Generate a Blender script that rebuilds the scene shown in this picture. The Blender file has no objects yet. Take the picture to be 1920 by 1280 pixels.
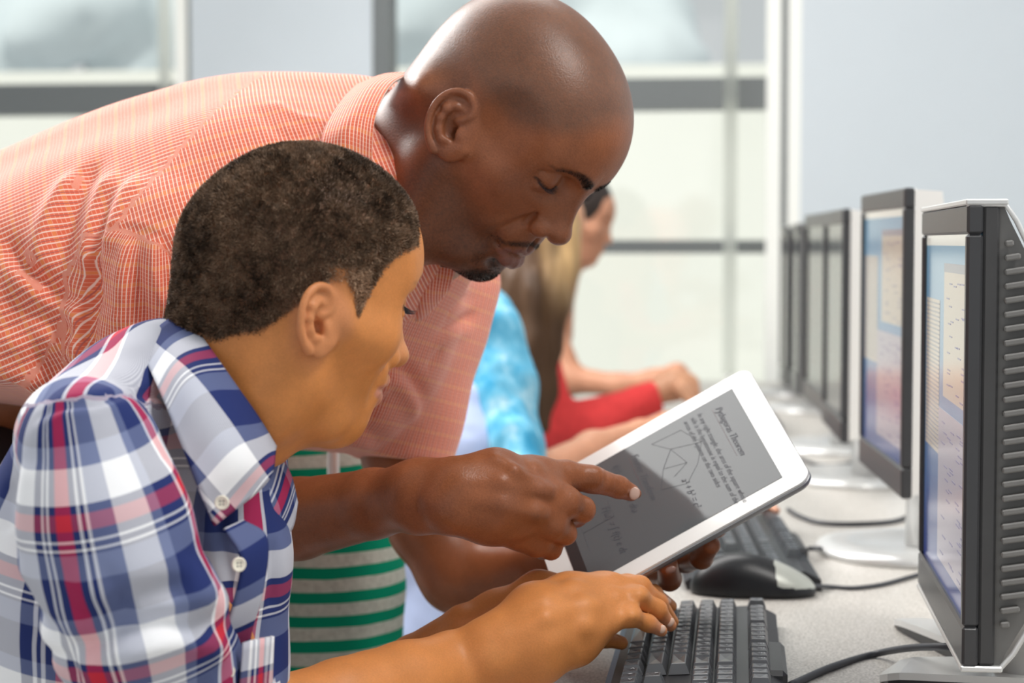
import bpy, math, random
import numpy as np
from mathutils import Vector, Matrix, noise as mnoise

random.seed(7)
rng = np.random.default_rng(11)
PI = math.pi
scene = bpy.context.scene
COL = scene.collection

# ------------------------------------------------------------------ camera
FPX = 3600.0                       # focal length in pixels of the 1920 px wide frame
DESK = 0.74
CAM = np.array([0.0, 0.0, DESK + 0.37])
pit = math.atan(186 / FPX)
yaw = math.atan(425 / FPX * math.cos(pit))
FWD = np.array([-math.sin(yaw) * math.cos(pit), math.cos(yaw) * math.cos(pit), -math.sin(pit)])
RGT = np.array([math.cos(yaw), math.sin(yaw), 0.0])
UPV = np.cross(RGT, FWD)
cam_data = bpy.data.cameras.new('camera')
cam_data.sensor_width = 36.0
cam_data.lens = 36.0 * FPX / 1920
cam_data.clip_start = 0.05
cam_data.clip_end = 200
cam_data.dof.use_dof = True
cam_data.dof.focus_distance = 1.50
cam_data.dof.aperture_fstop = 6.0
cam = bpy.data.objects.new('camera', cam_data)
COL.objects.link(cam)
cam.matrix_world = Matrix([[RGT[0], UPV[0], -FWD[0], CAM[0]],
                           [RGT[1], UPV[1], -FWD[1], CAM[1]],
                           [RGT[2], UPV[2], -FWD[2], CAM[2]], [0, 0, 0, 1]])
scene.camera = cam


def at(px, py, d):
    """world point seen at pixel (px, py) at depth d metres along the view axis"""
    return CAM + d * (FWD + RGT * (px - 960) / FPX - UPV * (py - 640) / FPX)


def on_z(px, py, z):
    """world point of pixel (px, py) on the horizontal plane at height z"""
    r = FWD + RGT * (px - 960) / FPX - UPV * (py - 640) / FPX
    t = (z - CAM[2]) / r[2]
    return CAM + t * r


# ------------------------------------------------------------------ light
scene.view_settings.view_transform = 'Standard'
scene.view_settings.look = 'None'
scene.view_settings.gamma = 1
scene.view_settings.use_curve_mapping = False
scene.view_settings.exposure = 0.14
world = bpy.data.worlds.new('world')
scene.world = world
world.use_nodes = True
world.node_tree.nodes['Background'].inputs[0].default_value = (0.95, 0.98, 1.0, 1)
world.node_tree.nodes['Background'].inputs[1].default_value = 0.56


def area_light(name, loc, target, size, power, color=(1, 1, 1), size_y=None):
    d = bpy.data.lights.new(name, 'AREA')
    d.energy = power
    d.color = color
    d.size = size
    if size_y:
        d.shape = 'RECTANGLE'
        d.size_y = size_y
    o = bpy.data.objects.new(name, d)
    COL.objects.link(o)
    o.location = Vector(loc)
    o.rotation_euler = (Vector(target) - Vector(loc)).to_track_quat('-Z', 'Y').to_euler()
    return o


sun_d = bpy.data.lights.new('sun', 'SUN'); sun_d.energy = 2.4; sun_d.angle = math.radians(2); sun_d.color = (1, .97, .92)
sun = bpy.data.objects.new('sun', sun_d); COL.objects.link(sun)
sun.rotation_euler = Vector((.25, 1, -1.15)).to_track_quat('-Z', 'Y').to_euler()
area_light('window_light', (-2.2, 3.2, 2.7), (-.4, 1.7, 1.1), 1.6, 90, (1, .99, .97), 1.0)
area_light('added_key_light', (.75, 1.05, 2.85), (.0, 1.7, 1.0), .4, 34, (1, .97, .93), 1.0)  # key lamp added overhead to give the forehead its highlight
area_light('added_rear_fill', (-.5, 3.4, 2.9), (-.2, 3.6, .7), 1.2, 60, (1, .98, .95), 2.6)  # lamp added overhead to brighten the walls at the rear
area_light('added_front_fill', (-1.0, -1.2, 1.9), (-.1, 1.7, .9), 1.8, 4, (1, .98, .96), 1.2)  # weak soft fill added behind the camera


# ------------------------------------------------------------------ object helpers
def tag(o, label=None, cat=None, group=None, kind=None):
    if label: o['label'] = label
    if cat: o['category'] = cat
    if group: o['group'] = group
    if kind: o['kind'] = kind
    return o


def empty(name, loc=(0, 0, 0), rotz=0.0):
    o = bpy.data.objects.new(name, None)
    COL.objects.link(o)
    o.location = Vector(loc)
    o.rotation_euler = (0, 0, rotz)
    return o


def link_mesh(name, verts, faces, mat=None, parent=None, smooth=True, local=False):
    """verts are in world space unless local; parent keeps the world placement"""
    me = bpy.data.meshes.new(name)
    V = np.asarray(verts, dtype=np.float32)
    if isinstance(faces, np.ndarray):
        n = len(faces)
        w = faces.shape[1]
        me.vertices.add(len(V))
        me.vertices.foreach_set('co', V.ravel())
        me.loops.add(n * w)
        me.loops.foreach_set('vertex_index', faces.astype(np.int32).ravel())
        me.polygons.add(n)
        me.polygons.foreach_set('loop_start', np.arange(n, dtype=np.int32) * w)
        me.update(calc_edges=True)
        me.validate()
    else:
        me.from_pydata(V.tolist(), [], [list(map(int, f)) for f in faces])
        me.update()
    if smooth:
        me.polygons.foreach_set('use_smooth', [True] * len(me.polygons))
    if mat: me.materials.append(mat)
    o = bpy.data.objects.new(name, me)
    COL.objects.link(o)
    if parent is not None:
        o.parent = parent
        if not local:
            bpy.context.view_layer.update()
            o.matrix_parent_inverse = parent.matrix_world.inverted()
    return o


class MB:
    """collects simple shapes into one mesh"""
    def __init__(s): s.v, s.f = [], []

    def add(s, v, f):
        b = len(s.v)
        s.v += [tuple(map(float, p)) for p in v]
        s.f += [tuple(i + b for i in q) for q in f]
        return s

    def box(s, lo, hi, M=None, bev=0.0):
        (x0, y0, z0), (x1, y1, z1) = lo, hi
        if bev <= 0:
            v = [(x0, y0, z0), (x1, y0, z0), (x1, y1, z0), (x0, y1, z0), (x0, y0, z1), (x1, y0, z1), (x1, y1, z1), (x0, y1, z1)]
            f = [(0, 3, 2, 1), (4, 5, 6, 7), (0, 1, 5, 4), (1, 2, 6, 5), (2, 3, 7, 6), (3, 0, 4, 7)]
        else:
            b = bev
            v, f = [], []
            xs, ys, zs = (x0, x1), (y0, y1), (z0, z1)
            idx = {}
            for i in (0, 1):
                for j in (0, 1):
                    for k in (0, 1):
                        sx, sy, sz = (1, -1)[i], (1, -1)[j], (1, -1)[k]
                        for a in range(3):
                            p = [xs[i], ys[j], zs[k]]
                            for c, sg in enumerate((sx, sy, sz)):
                                if c != a: p[c] += sg * b
                            idx[i, j, k, a] = len(v)
                            v.append(tuple(p))
            for a in range(3):
                o1, o2 = [c for c in range(3) if c != a]
                for e in (0, 1):
                    q = []
                    for (s1, s2) in ((0, 0), (1, 0), (1, 1), (0, 1)):
                        t = [0, 0, 0]; t[a] = e; t[o1] = s1; t[o2] = s2
                        q.append(idx[t[0], t[1], t[2], a])
                    f.append(tuple(q))
                for s1 in (0, 1):
                    for s2 in (0, 1):
                        t0 = [0, 0, 0]; t0[a] = 0; t0[o1] = s1; t0[o2] = s2
                        t1 = list(t0); t1[a] = 1
                        f.append((idx[t0[0], t0[1], t0[2], o1], idx[t0[0], t0[1], t0[2], o2],
                                  idx[t1[0], t1[1], t1[2], o2], idx[t1[0], t1[1], t1[2], o1]))
            for i in (0, 1):
                for j in (0, 1):
                    for k in (0, 1):
                        f.append((idx[i, j, k, 0], idx[i, j, k, 1], idx[i, j, k, 2]))
        if M is not None: v = [tuple(M @ Vector(p)) for p in v]
        return s.add(v, f)

    def tube(s, pts, r, n=10, cap=True, flat=1.0):
        pts = [Vector(map(float, p)) for p in pts]
        rs = r if hasattr(r, '__len__') else [r] * len(pts)
        v, f = [], []
        t0 = (pts[1] - pts[0]).normalized()
        u = t0.orthogonal().normalized()
        for i, p in enumerate(pts):
            t = (pts[min(i + 1, len(pts) - 1)] - pts[max(i - 1, 0)]).normalized()
            u = (u - t * u.dot(t)).normalized()
            w = t.cross(u)
            for k in range(n):
                a = 2 * PI * k / n
                v.append(p + rs[i] * (math.cos(a) * u + flat * math.sin(a) * w))
        for i in range(len(pts) - 1):
            for k in range(n):
                a, b = i * n + k, i * n + (k + 1) % n
                f.append((a, b, b + n, a + n))
        if cap:
            f.append(tuple(range(n))[::-1])
            f.append(tuple((len(pts) - 1) * n + k for k in range(n)))
        return s.add(v, f)

    def prism(s, outline, lo, hi, axes, M=None):
        """extrude a 2D outline; axes = indices (u, v, w)"""
        n = len(outline)
        v = []
        for w in (lo, hi):
            for (a, b) in outline:
                p = [0, 0, 0]; p[axes[0]] = a; p[axes[1]] = b; p[axes[2]] = w
                v.append(tuple(M @ Vector(p)) if M is not None else tuple(p))
        f = [tuple(range(n))[::-1], tuple(range(n, 2 * n))]
        for i in range(n):
            j = (i + 1) % n
            f.append((i, j, j + n, i + n))
        return s.add(v, f)

    def build(s, name, mat=None, parent=None, smooth=False, local=False):
        o = link_mesh(name, s.v, s.f, mat, parent, smooth, local)
        import bmesh
        bm = bmesh.new(); bm.from_mesh(o.data)
        bmesh.ops.recalc_face_normals(bm, faces=bm.faces)
        bm.to_mesh(o.data); bm.free()
        return o


def catmull(pts, n=8):
    P = [np.array(p, float) for p in pts]
    P = [2 * P[0] - P[1]] + P + [2 * P[-1] - P[-2]]
    out = []
    for i in range(1, len(P) - 2):
        for k in range(n):
            t = k / n
            a, b, c, d = P[i - 1:i + 3]
            out.append(.5 * ((2 * b) + (c - a) * t + (2 * a - 5 * b + 4 * c - d) * t * t + (3 * b - a - 3 * c + d) * t ** 3))
    out.append(P[-2])
    return out


# ------------------------------------------------------------------ distance-field modelling
def rotm(rx=0, ry=0, rz=0):
    return np.array(Matrix.Rotation(math.radians(rz), 3, 'Z') @ Matrix.Rotation(math.radians(ry), 3, 'Y') @ Matrix.Rotation(math.radians(rx), 3, 'X'))


def P_ell(c, r, R=None):
    c = np.array(c, float); r = np.array(r, float)

    def fn(P):
        q = P - c
        if R is not None: q = q @ R
        k0 = np.sqrt(((q / r) ** 2).sum(1))
        k1 = np.sqrt(((q / (r * r)) ** 2).sum(1)) + 1e-9
        return k0 * (k0 - 1.0) / k1
    return fn, c, float(r.max())


def P_cone(a, b, ra, rb):
    a = np.array(a, float); b = np.array(b, float)
    ba = b - a; L2 = float(ba @ ba) + 1e-12

    def fn(P):
        pa = P - a
        h = np.clip(pa @ ba / L2, 0, 1)
        q = pa - h[:, None] * ba
        return np.sqrt((q * q).sum(1)) - (ra + (rb - ra) * h)
    return fn, (a + b) / 2, math.sqrt(L2) / 2 + max(ra, rb)


def P_econe(a, b, ra, rb, R, fl):
    """round cone squashed: fl scales the third axis of frame R (columns) -> flattened limb"""
    a = np.array(a, float); b = np.array(b, float)
    S = np.array([1, 1, 1.0 / fl])
    A, B = (a @ R) * S, (b @ R) * S
    ba = B - A; L2 = float(ba @ ba) + 1e-12

    def fn(P):
        pa = (P @ R) * S - A
        h = np.clip(pa @ ba / L2, 0, 1)
        q = pa - h[:, None] * ba
        return (np.sqrt((q * q).sum(1)) - (ra + (rb - ra) * h)) * min(fl, 1.0)
    L = float(np.linalg.norm(b - a))
    return fn, (a + b) / 2, L / 2 + max(ra, rb) * max(1, fl)


def P_box(c, h, R=None, rnd=0.0):
    c = np.array(c, float); h = np.array(h, float) - rnd

    def fn(P):
        q = P - c
        if R is not None: q = q @ R
        q = np.abs(q) - h
        return np.sqrt((np.maximum(q, 0) ** 2).sum(1)) + np.minimum(q.max(1), 0) - rnd
    return fn, c, float(np.linalg.norm(h)) + rnd


def P_half(p, n):
    """half space on the side opposite n"""
    p = np.array(p, float); n = np.array(n, float); n = n / np.linalg.norm(n)

    def fn(P): return (P - p) @ n
    return fn, p, 1e9


class Field:
    def __init__(s):
        s.ops = []; s.frames = [(None, None, 1.0, False)]; s.cur = 0

    def frame(s, R=None, o=None, sc=1.0, sym=False):
        s.frames.append((R, o, sc, sym)); s.cur = len(s.frames) - 1

    def add(s, prim, k=0.0, mode='u'):
        s.ops.append((mode, prim, k, s.cur))

    def chain(s, pts, rs, k=0.0, mode='u', k0=None):
        for i in range(len(pts) - 1):
            s.add(P_cone(pts[i], pts[i + 1], rs[i], rs[i + 1]), (k0 if (k0 is not None and i == 0) else k), mode)

    def local(s, P, fi):
        R, o, sc, sym = s.frames[fi]
        if R is None: return P, 1.0
        Q = ((P - o) @ R) / sc
        if sym: Q = Q.copy(); Q[:, 1] = np.abs(Q[:, 1])
        return Q, sc

    def __call__(s, P):
        d = np.full(len(P), 1e3)
        cache = {}
        for mode, (fn, c, r), k, fi in s.ops:
            if fi not in cache: cache[fi] = s.local(P, fi)
            Q, sc = cache[fi]
            kk = k * sc
            if r < 1e8:
                lb = (np.sqrt(((Q - c) ** 2).sum(1)) - r) * sc
                if mode == 'u': m = lb < d + kk
                elif mode == 's': m = lb < kk - d
                elif mode == 'i': m = np.ones(len(P), bool)
            else: m = np.ones(len(P), bool)
            if not m.any(): continue
            b = fn(Q[m]) * sc
            a = d[m]
            if mode == 'u':
                if kk > 0:
                    h = np.maximum(kk - np.abs(a - b), 0) / kk
                    d[m] = np.minimum(a, b) - h * h * kk * .25
                else: d[m] = np.minimum(a, b)
            else:
                if mode == 's': b = -b
                if kk > 0:
                    h = np.maximum(kk - np.abs(a - b), 0) / kk
                    d[m] = np.maximum(a, b) + h * h * kk * .25
                else: d[m] = np.maximum(a, b)
        return d

    def hit(s, px, py, near=0.5, far=6.0):
        """first surface point met by the view ray through a pixel"""
        o = CAM; r = at(px, py, 1.0) - CAM; L = np.linalg.norm(r); r = r / L
        t = near
        for _ in range(200):
            d = float(s((o + r * t)[None])[0])
            if d < 2e-4: return o + r * t
            t += d * .7
            if t > far: break
        return None


def grad(f, P, e=1e-3):
    g = np.stack([f(P + np.eye(3)[i] * e) - f(P - np.eye(3)[i] * e) for i in range(3)], 1)
    return g / (np.linalg.norm(g, axis=1, keepdims=True) + 1e-12)


def polygonise(f, lo, hi, h, slack=1.0):
    """sparse surface nets -> verts, quads"""
    lo = np.array(lo, float); hi = np.array(hi, float)
    B = 8
    nb = np.maximum(np.ceil((hi - lo) / (h * B)).astype(int), 1)
    ii = np.stack(np.meshgrid(*[np.arange(n) for n in nb], indexing='ij'), -1).reshape(-1, 3)
    cen = lo + (ii + .5) * h * B
    dc = np.concatenate([f(cen[i:i + 60000]) for i in range(0, len(cen), 60000)])
    act = ii[np.abs(dc) < h * B * .87 * 1.25 + slack * h * 2]
    nc = nb * B + 2
    strd = np.array([nc[1] * nc[2], nc[2], 1], dtype=np.int64)
    off = np.stack(np.meshgrid(*[np.arange(B + 1)] * 3, indexing='ij'), -1).reshape(-1, 3)
    keys, poss, edges = [], [], []
    for c0 in range(0, len(act), 400):
        a = act[c0:c0 + 400]
        g = (a[:, None, :] * B + off[None]).reshape(-1, 3)
        v = f(lo + g * h).reshape(len(a), B + 1, B + 1, B + 1)
        s = v < 0
        cnt = sum(s[:, i:i + B, j:j + B, k:k + B].astype(np.int8) for i in (0, 1) for j in (0, 1) for k in (0, 1))
        cb, ci, cj, ck = np.nonzero((cnt > 0) & (cnt < 8))
        if len(cb):
            acc = np.zeros((len(cb), 3)); w = np.zeros(len(cb))
            cor = [(i, j, k) for i in (0, 1) for j in (0, 1) for k in (0, 1)]
            val = {c: v[cb, ci + c[0], cj + c[1], ck + c[2]] for c in cor}
            for ca in cor:
                for ax in range(3):
                    if ca[ax]: continue
                    cc = list(ca); cc[ax] = 1; cc = tuple(cc)
                    va, vb = val[ca], val[cc]
                    m = (va < 0) != (vb < 0)
                    t = np.where(m, va / np.where(m, va - vb, 1), 0)
                    p = np.tile(np.array(ca, float), (len(cb), 1)); p[:, ax] = t
                    acc += p * m[:, None]; w += m
            cell = a[cb] * B + np.stack([ci, cj, ck], 1)
            keys.append(cell @ strd)
            poss.append(lo + (cell + acc / w[:, None]) * h)
        for ax in range(3):
            s0 = s[:, :B, :B, :B]
            sl = [slice(0, B)] * 3; sl[ax] = slice(1, B + 1)
            s1 = s[:, sl[0], sl[1], sl[2]]
            eb, ei, ej, ek = np.nonzero(s0 != s1)
            if len(eb):
                g = a[eb] * B + np.stack([ei, ej, ek], 1)
                edges.append((ax, g, s0[eb, ei, ej, ek]))
    keys = np.concatenate(keys); poss = np.concatenate(poss)
    order = np.argsort(keys); keys = keys[order]; poss = poss[order]
    quads = []
    for ax, g, inside in edges:
        b1, b2 = (ax + 1) % 3, (ax + 2) % 3
        e1 = np.zeros(3, int); e1[b1] = 1
        e2 = np.zeros(3, int); e2[b2] = 1
        cs = [g, g - e1, g - e1 - e2, g - e2]
        ks = np.stack([c @ strd for c in cs], 1)
        idx = np.searchsorted(keys, ks)
        idx = np.minimum(idx, len(keys) - 1)
        ok = (keys[idx] == ks).all(1) & (g[:, b1] > 0) & (g[:, b2] > 0)
        q = idx[ok]
        fl = ~inside[ok]
        q[fl] = q[fl][:, ::-1]
        quads.append(q)
    return poss, np.concatenate(quads)


def set_attr(o, name, arr):
    arr = np.asarray(arr, dtype=np.float32)
    if arr.ndim == 1:
        a = o.data.attributes.new(name, 'FLOAT', 'POINT'); a.data.foreach_set('value', arr)
    elif arr.shape[1] == 3:
        a = o.data.attributes.new(name, 'FLOAT_VECTOR', 'POINT'); a.data.foreach_set('vector', arr.ravel())
    else:
        a = o.data.attributes.new(name, 'FLOAT_COLOR', 'POINT'); a.data.foreach_set('color', arr.ravel())


def vnoise(P, scale, seed=0, octv=1):
    """cheap vectorised value noise, about -1..1"""
    out = np.zeros(len(P)); amp = 1.0; tot = 0
    for o in range(octv):
        Q = P * scale * (2 ** o) + seed * 17.13 + o * 5.7
        i = np.floor(Q).astype(np.int64); fr = Q - i; fr = fr * fr * (3 - 2 * fr)
        acc = 0
        for a in (0, 1):
            for b in (0, 1):
                for c in (0, 1):
                    n = (i[:, 0] + a) * 73856093 ^ (i[:, 1] + b) * 19349663 ^ (i[:, 2] + c) * 83492791
                    n = (n ^ (n >> 13)) * 1274126177
                    r = ((n & 0xffff) / 32767.5) - 1
                    acc = acc + r * np.where(a, fr[:, 0], 1 - fr[:, 0]) * np.where(b, fr[:, 1], 1 - fr[:, 1]) * np.where(c, fr[:, 2], 1 - fr[:, 2])
        out += acc * amp; tot += amp; amp *= .5
    return out / tot


def sstep(a, b, x):
    t = np.clip((x - a) / (b - a), 0, 1)
    return t * t * (3 - 2 * t)


# ------------------------------------------------------------------ materials
def new_mat(name):
    m = bpy.data.materials.new(name); m.use_nodes = True
    nt = m.node_tree
    return m, nt, nt.nodes['Principled BSDF']


def mat_plain(name, col, rough=.5, metal=0.0, noise_amt=0.0, nscale=50, bump=0.0, spec=.5, coat=0.0):
    m, nt, b = new_mat(name)
    b.inputs['Base Color'].default_value = (*col, 1)
    b.inputs['Roughness'].default_value = rough
    b.inputs['Metallic'].default_value = metal
    b.inputs['Specular IOR Level'].default_value = spec
    b.inputs['Coat Weight'].default_value = coat
    if noise_amt or bump:
        tc = nt.nodes.new('ShaderNodeTexCoord')
        n = nt.nodes.new('ShaderNodeTexNoise'); n.inputs['Scale'].default_value = nscale; n.inputs['Detail'].default_value = 4
        nt.links.new(tc.outputs['Object'], n.inputs['Vector'])
        if noise_amt:
            mx = nt.nodes.new('ShaderNodeMix'); mx.data_type = 'RGBA'; mx.blend_type = 'MIX'
            mx.inputs['A'].default_value = (*[c * (1 - noise_amt) for c in col], 1)
            mx.inputs['B'].default_value = (*[min(1, c * (1 + noise_amt)) for c in col], 1)
            nt.links.new(n.outputs['Fac'], mx.inputs['Factor'])
            nt.links.new(mx.outputs['Result'], b.inputs['Base Color'])
        if bump:
            bp = nt.nodes.new('ShaderNodeBump'); bp.inputs['Strength'].default_value = bump; bp.inputs['Distance'].default_value = .001
            nt.links.new(n.outputs['Fac'], bp.inputs['Height']); nt.links.new(bp.outputs['Normal'], b.inputs['Normal'])
    return m


def srgb(r, g, b):
    def f(c):
        c /= 255
        return c / 12.92 if c <= .04045 else ((c + .055) / 1.055) ** 2.4
    return (f(r), f(g), f(b))


def mat_skin(name, rough=.45, sss=.12, radius=(.012, .005, .003), bump=.25, nscale=900, spec=.5, coat=0.0, tint=.12):
    """colour from the vertex attribute 'col' (pigment), with pores"""
    m, nt, b = new_mat(name)
    at_ = nt.nodes.new('ShaderNodeAttribute'); at_.attribute_name = 'col'
    tc = nt.nodes.new('ShaderNodeTexCoord')
    n = nt.nodes.new('ShaderNodeTexNoise'); n.inputs['Scale'].default_value = nscale; n.inputs['Detail'].default_value = 3
    n2 = nt.nodes.new('ShaderNodeTexNoise'); n2.inputs['Scale'].default_value = 38; n2.inputs['Detail'].default_value = 4
    for q in (n, n2): nt.links.new(tc.outputs['Object'], q.inputs['Vector'])
    ad = nt.nodes.new('ShaderNodeMath'); ad.operation = 'ADD'
    nt.links.new(n.outputs['Fac'], ad.inputs[0]); nt.links.new(n2.outputs['Fac'], ad.inputs[1])
    mr = nt.nodes.new('ShaderNodeMapRange')
    mr.inputs['From Min'].default_value = .6; mr.inputs['From Max'].default_value = 1.4
    mr.inputs['To Min'].default_value = 1 - tint; mr.inputs['To Max'].default_value = 1 + tint
    nt.links.new(ad.outputs[0], mr.inputs['Value'])
    mx = nt.nodes.new('ShaderNodeVectorMath'); mx.operation = 'SCALE'
    nt.links.new(at_.outputs['Color'], mx.inputs[0]); nt.links.new(mr.outputs['Result'], mx.inputs['Scale'])
    nt.links.new(mx.outputs[0], b.inputs['Base Color'])
    b.inputs['Roughness'].default_value = rough
    b.inputs['Specular IOR Level'].default_value = spec
    b.inputs['Subsurface Weight'].default_value = sss
    b.inputs['Subsurface Radius'].default_value = radius
    b.inputs['Subsurface Scale'].default_value = 1.0
    b.inputs['Coat Weight'].default_value = coat
    b.inputs['Coat Roughness'].default_value = .3
    bp = nt.nodes.new('ShaderNodeBump'); bp.inputs['Strength'].default_value = bump; bp.inputs['Distance'].default_value = .0006
    nt.links.new(n.outputs['Fac'], bp.inputs['Height']); nt.links.new(bp.outputs['Normal'], b.inputs['Normal'])
    return m
# ------------------------------------------------------------------ heads
# Head frame in centimetres: x forward, y to the side, z up, origin between the ear canals.
def ear_pts(L, tilt=37.0):
    c, s = math.cos(math.radians(tilt)), math.sin(math.radians(tilt))
    out = []
    for (u, w, n) in L:
        out.append((u * c - w * s, n, u * s + w * c))
    return out


def head_field(F, p):
    """p: dict of proportions. Adds the head to field F, in the frame already set (symmetric)."""
    E = lambda c, r, k=1.0, m='u', R=None: F.add(P_ell(c, r, R), k, m)
    C = lambda a, b, ra, rb, k=1.0, m='u': F.add(P_cone(a, b, ra, rb), k, m)
    E((p['cx'], 0, p['cz']), p['cr'], 0)
    E(p['fh'], p['fhr'], 3.0)
    E(p['face'], p['facer'], 2.5)
    C((5.2, 4.3, -.4), (1.5, 6.0, .2), p['cheek'], 1.0, 2.0)          # cheekbone
    ja = p['jaw']
    C((-.3, 5.3, .5), ja, 1.2, 1.3, 2.0)
    C(ja, p['jawf'], 1.3, 1.5, 1.8)
    C(p['jawf'], (-p['jawf'][0] * 0 + p['chin'][0] - 1.2, 0, p['chin'][2]), 1.5, 1.6, 1.5)
    E(p['chin'], p['chinr'], 1.3)
    E(p['muz'], p['muzr'], 1.6)
    # under-jaw fill
    C((1.5, 0, -4.5), (6.2, 0, -7.0), 3.6, 1.9, 2.0)
    # brow, sockets
    C((p['brow'][0], .9, p['brow'][1]), (p['brow'][0] - 2.0, 4.3, p['brow'][1] + .35), p['browr'], .75, 1.4)
    E((p['eye'][0] + 1.75, p['eye'][1] - .1, p['eye'][2] + .05), (1.55, 1.95, 1.25), 1.4, 's')
    ex, ey, ez = p['eye']
    er = p['er']
    E((ex, ey, ez), (er, er * 1.06, er * .98), .25)
    # lid fold above the lid and the opening below it
    fold = [(ex + .62, ey - 1.42, ez + .25), (ex + 1.32, ey - .55, ez + .92), (ex + 1.25, ey + .5, ez + .95), (ex + .55, ey + 1.5, ez + .42)]
    F.chain(fold, [.05, .07, .07, .04], .22, 's')
    C((ex + 1.0, ey - .6, ez + 1.45), (ex + .7, ey + 1.1, ez + 1.4), .42, .38, .8)
    lz = p['lidz']
    lash = [(ex + .95, ey - 1.35, ez + lz + .12), (ex + 1.34, ey - .5, ez + lz - .12), (ex + 1.3, ey + .45, ez + lz - .08), (ex + .75, ey + 1.45, ez + lz + .22)]
    F.chain(lash, [.05, .09, .09, .05], .12, 's')
    C((ex + 1.15, ey - .7, ez + lz - .42), (ex + .95, ey + 1.0, ez + lz - .38), .22, .2, .5)       # lower lid
    # nose
    n = p['nose']
    C(n['root'], n['tip'], n['rr'], n['tr'] * .85, .9)
    C((n['root'][0] - .6, .5, n['root'][2] - .8), (n['tip'][0] - 1.6, 1.0, n['tip'][2] + .6), .75, .8, 1.2)
    E(n['tip'], (n['tr'], n['tr'] * n.get('tw', 1.05), n['tr'] * .88), .5)
    E(n['ala'], n['alar'], .35)
    E((n['ala'][0] - .9, n['ala'][1] + .62, n['ala'][2] + .25), (.3, .22, .8), .5, 's')
    E((n['tip'][0] - .75, .62, n['tip'][2] - .95), (.55, .34, .5), .25, 's')
    # lips
    l = p['lip']
    F.chain([(l['x'], .0, l['z'] + l['uh']), (l['x'] - .2, .75, l['z'] + l['uh'] + .02), (l['x'] - 1.35, l['w'], l['z'] + .05)], [l['ur'], l['ur'] * .95, .22], .3)
    F.chain([(l['x'] - l['lb'], .0, l['z'] - l['lh']), (l['x'] - l['lb'] - .15, .8, l['z'] - l['lh'] + .02), (l['x'] - 1.45, l['w'] - .05, l['z'] - .1)], [l['lr'], l['lr'] * .9, .24], .3)
    F.chain([(l['x'] + .75, 0, l['z'] - .02), (l['x'] + .3, .8, l['z'] + .02), (l['x'] - .95, l['w'] + .05, l['z'])], [.16 + l['open'], .13 + l['open'], .09], .18, 's')
    E((l['x'] - 1.2, l['w'] + .75, l['z'] - .15), (.7, .45, .9), .9, 's')          # corner dimple
    E((l['x'] + .35, 0, l['z'] + 1.55), (.5, .22, .75), .35, 's')          # philtrum
    E((p['chin'][0] + 1.75, 0, (p['chin'][2] + l['z'] - l['lh']) / 2 + .15), (.75, 1.6, .55), .8, 's')
    C((n['ala'][0] - 1.0, n['ala'][1] + 1.15, n['ala'][2] - .3), (l['x'] - 1.7, l['w'] + 1.6, l['z'] - .3), .08, .05, .9, 's')
    E((4.6, 8.5, 3.8), (2.4, 1.7, 2.6), 2.5, 's')             # temple


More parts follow.
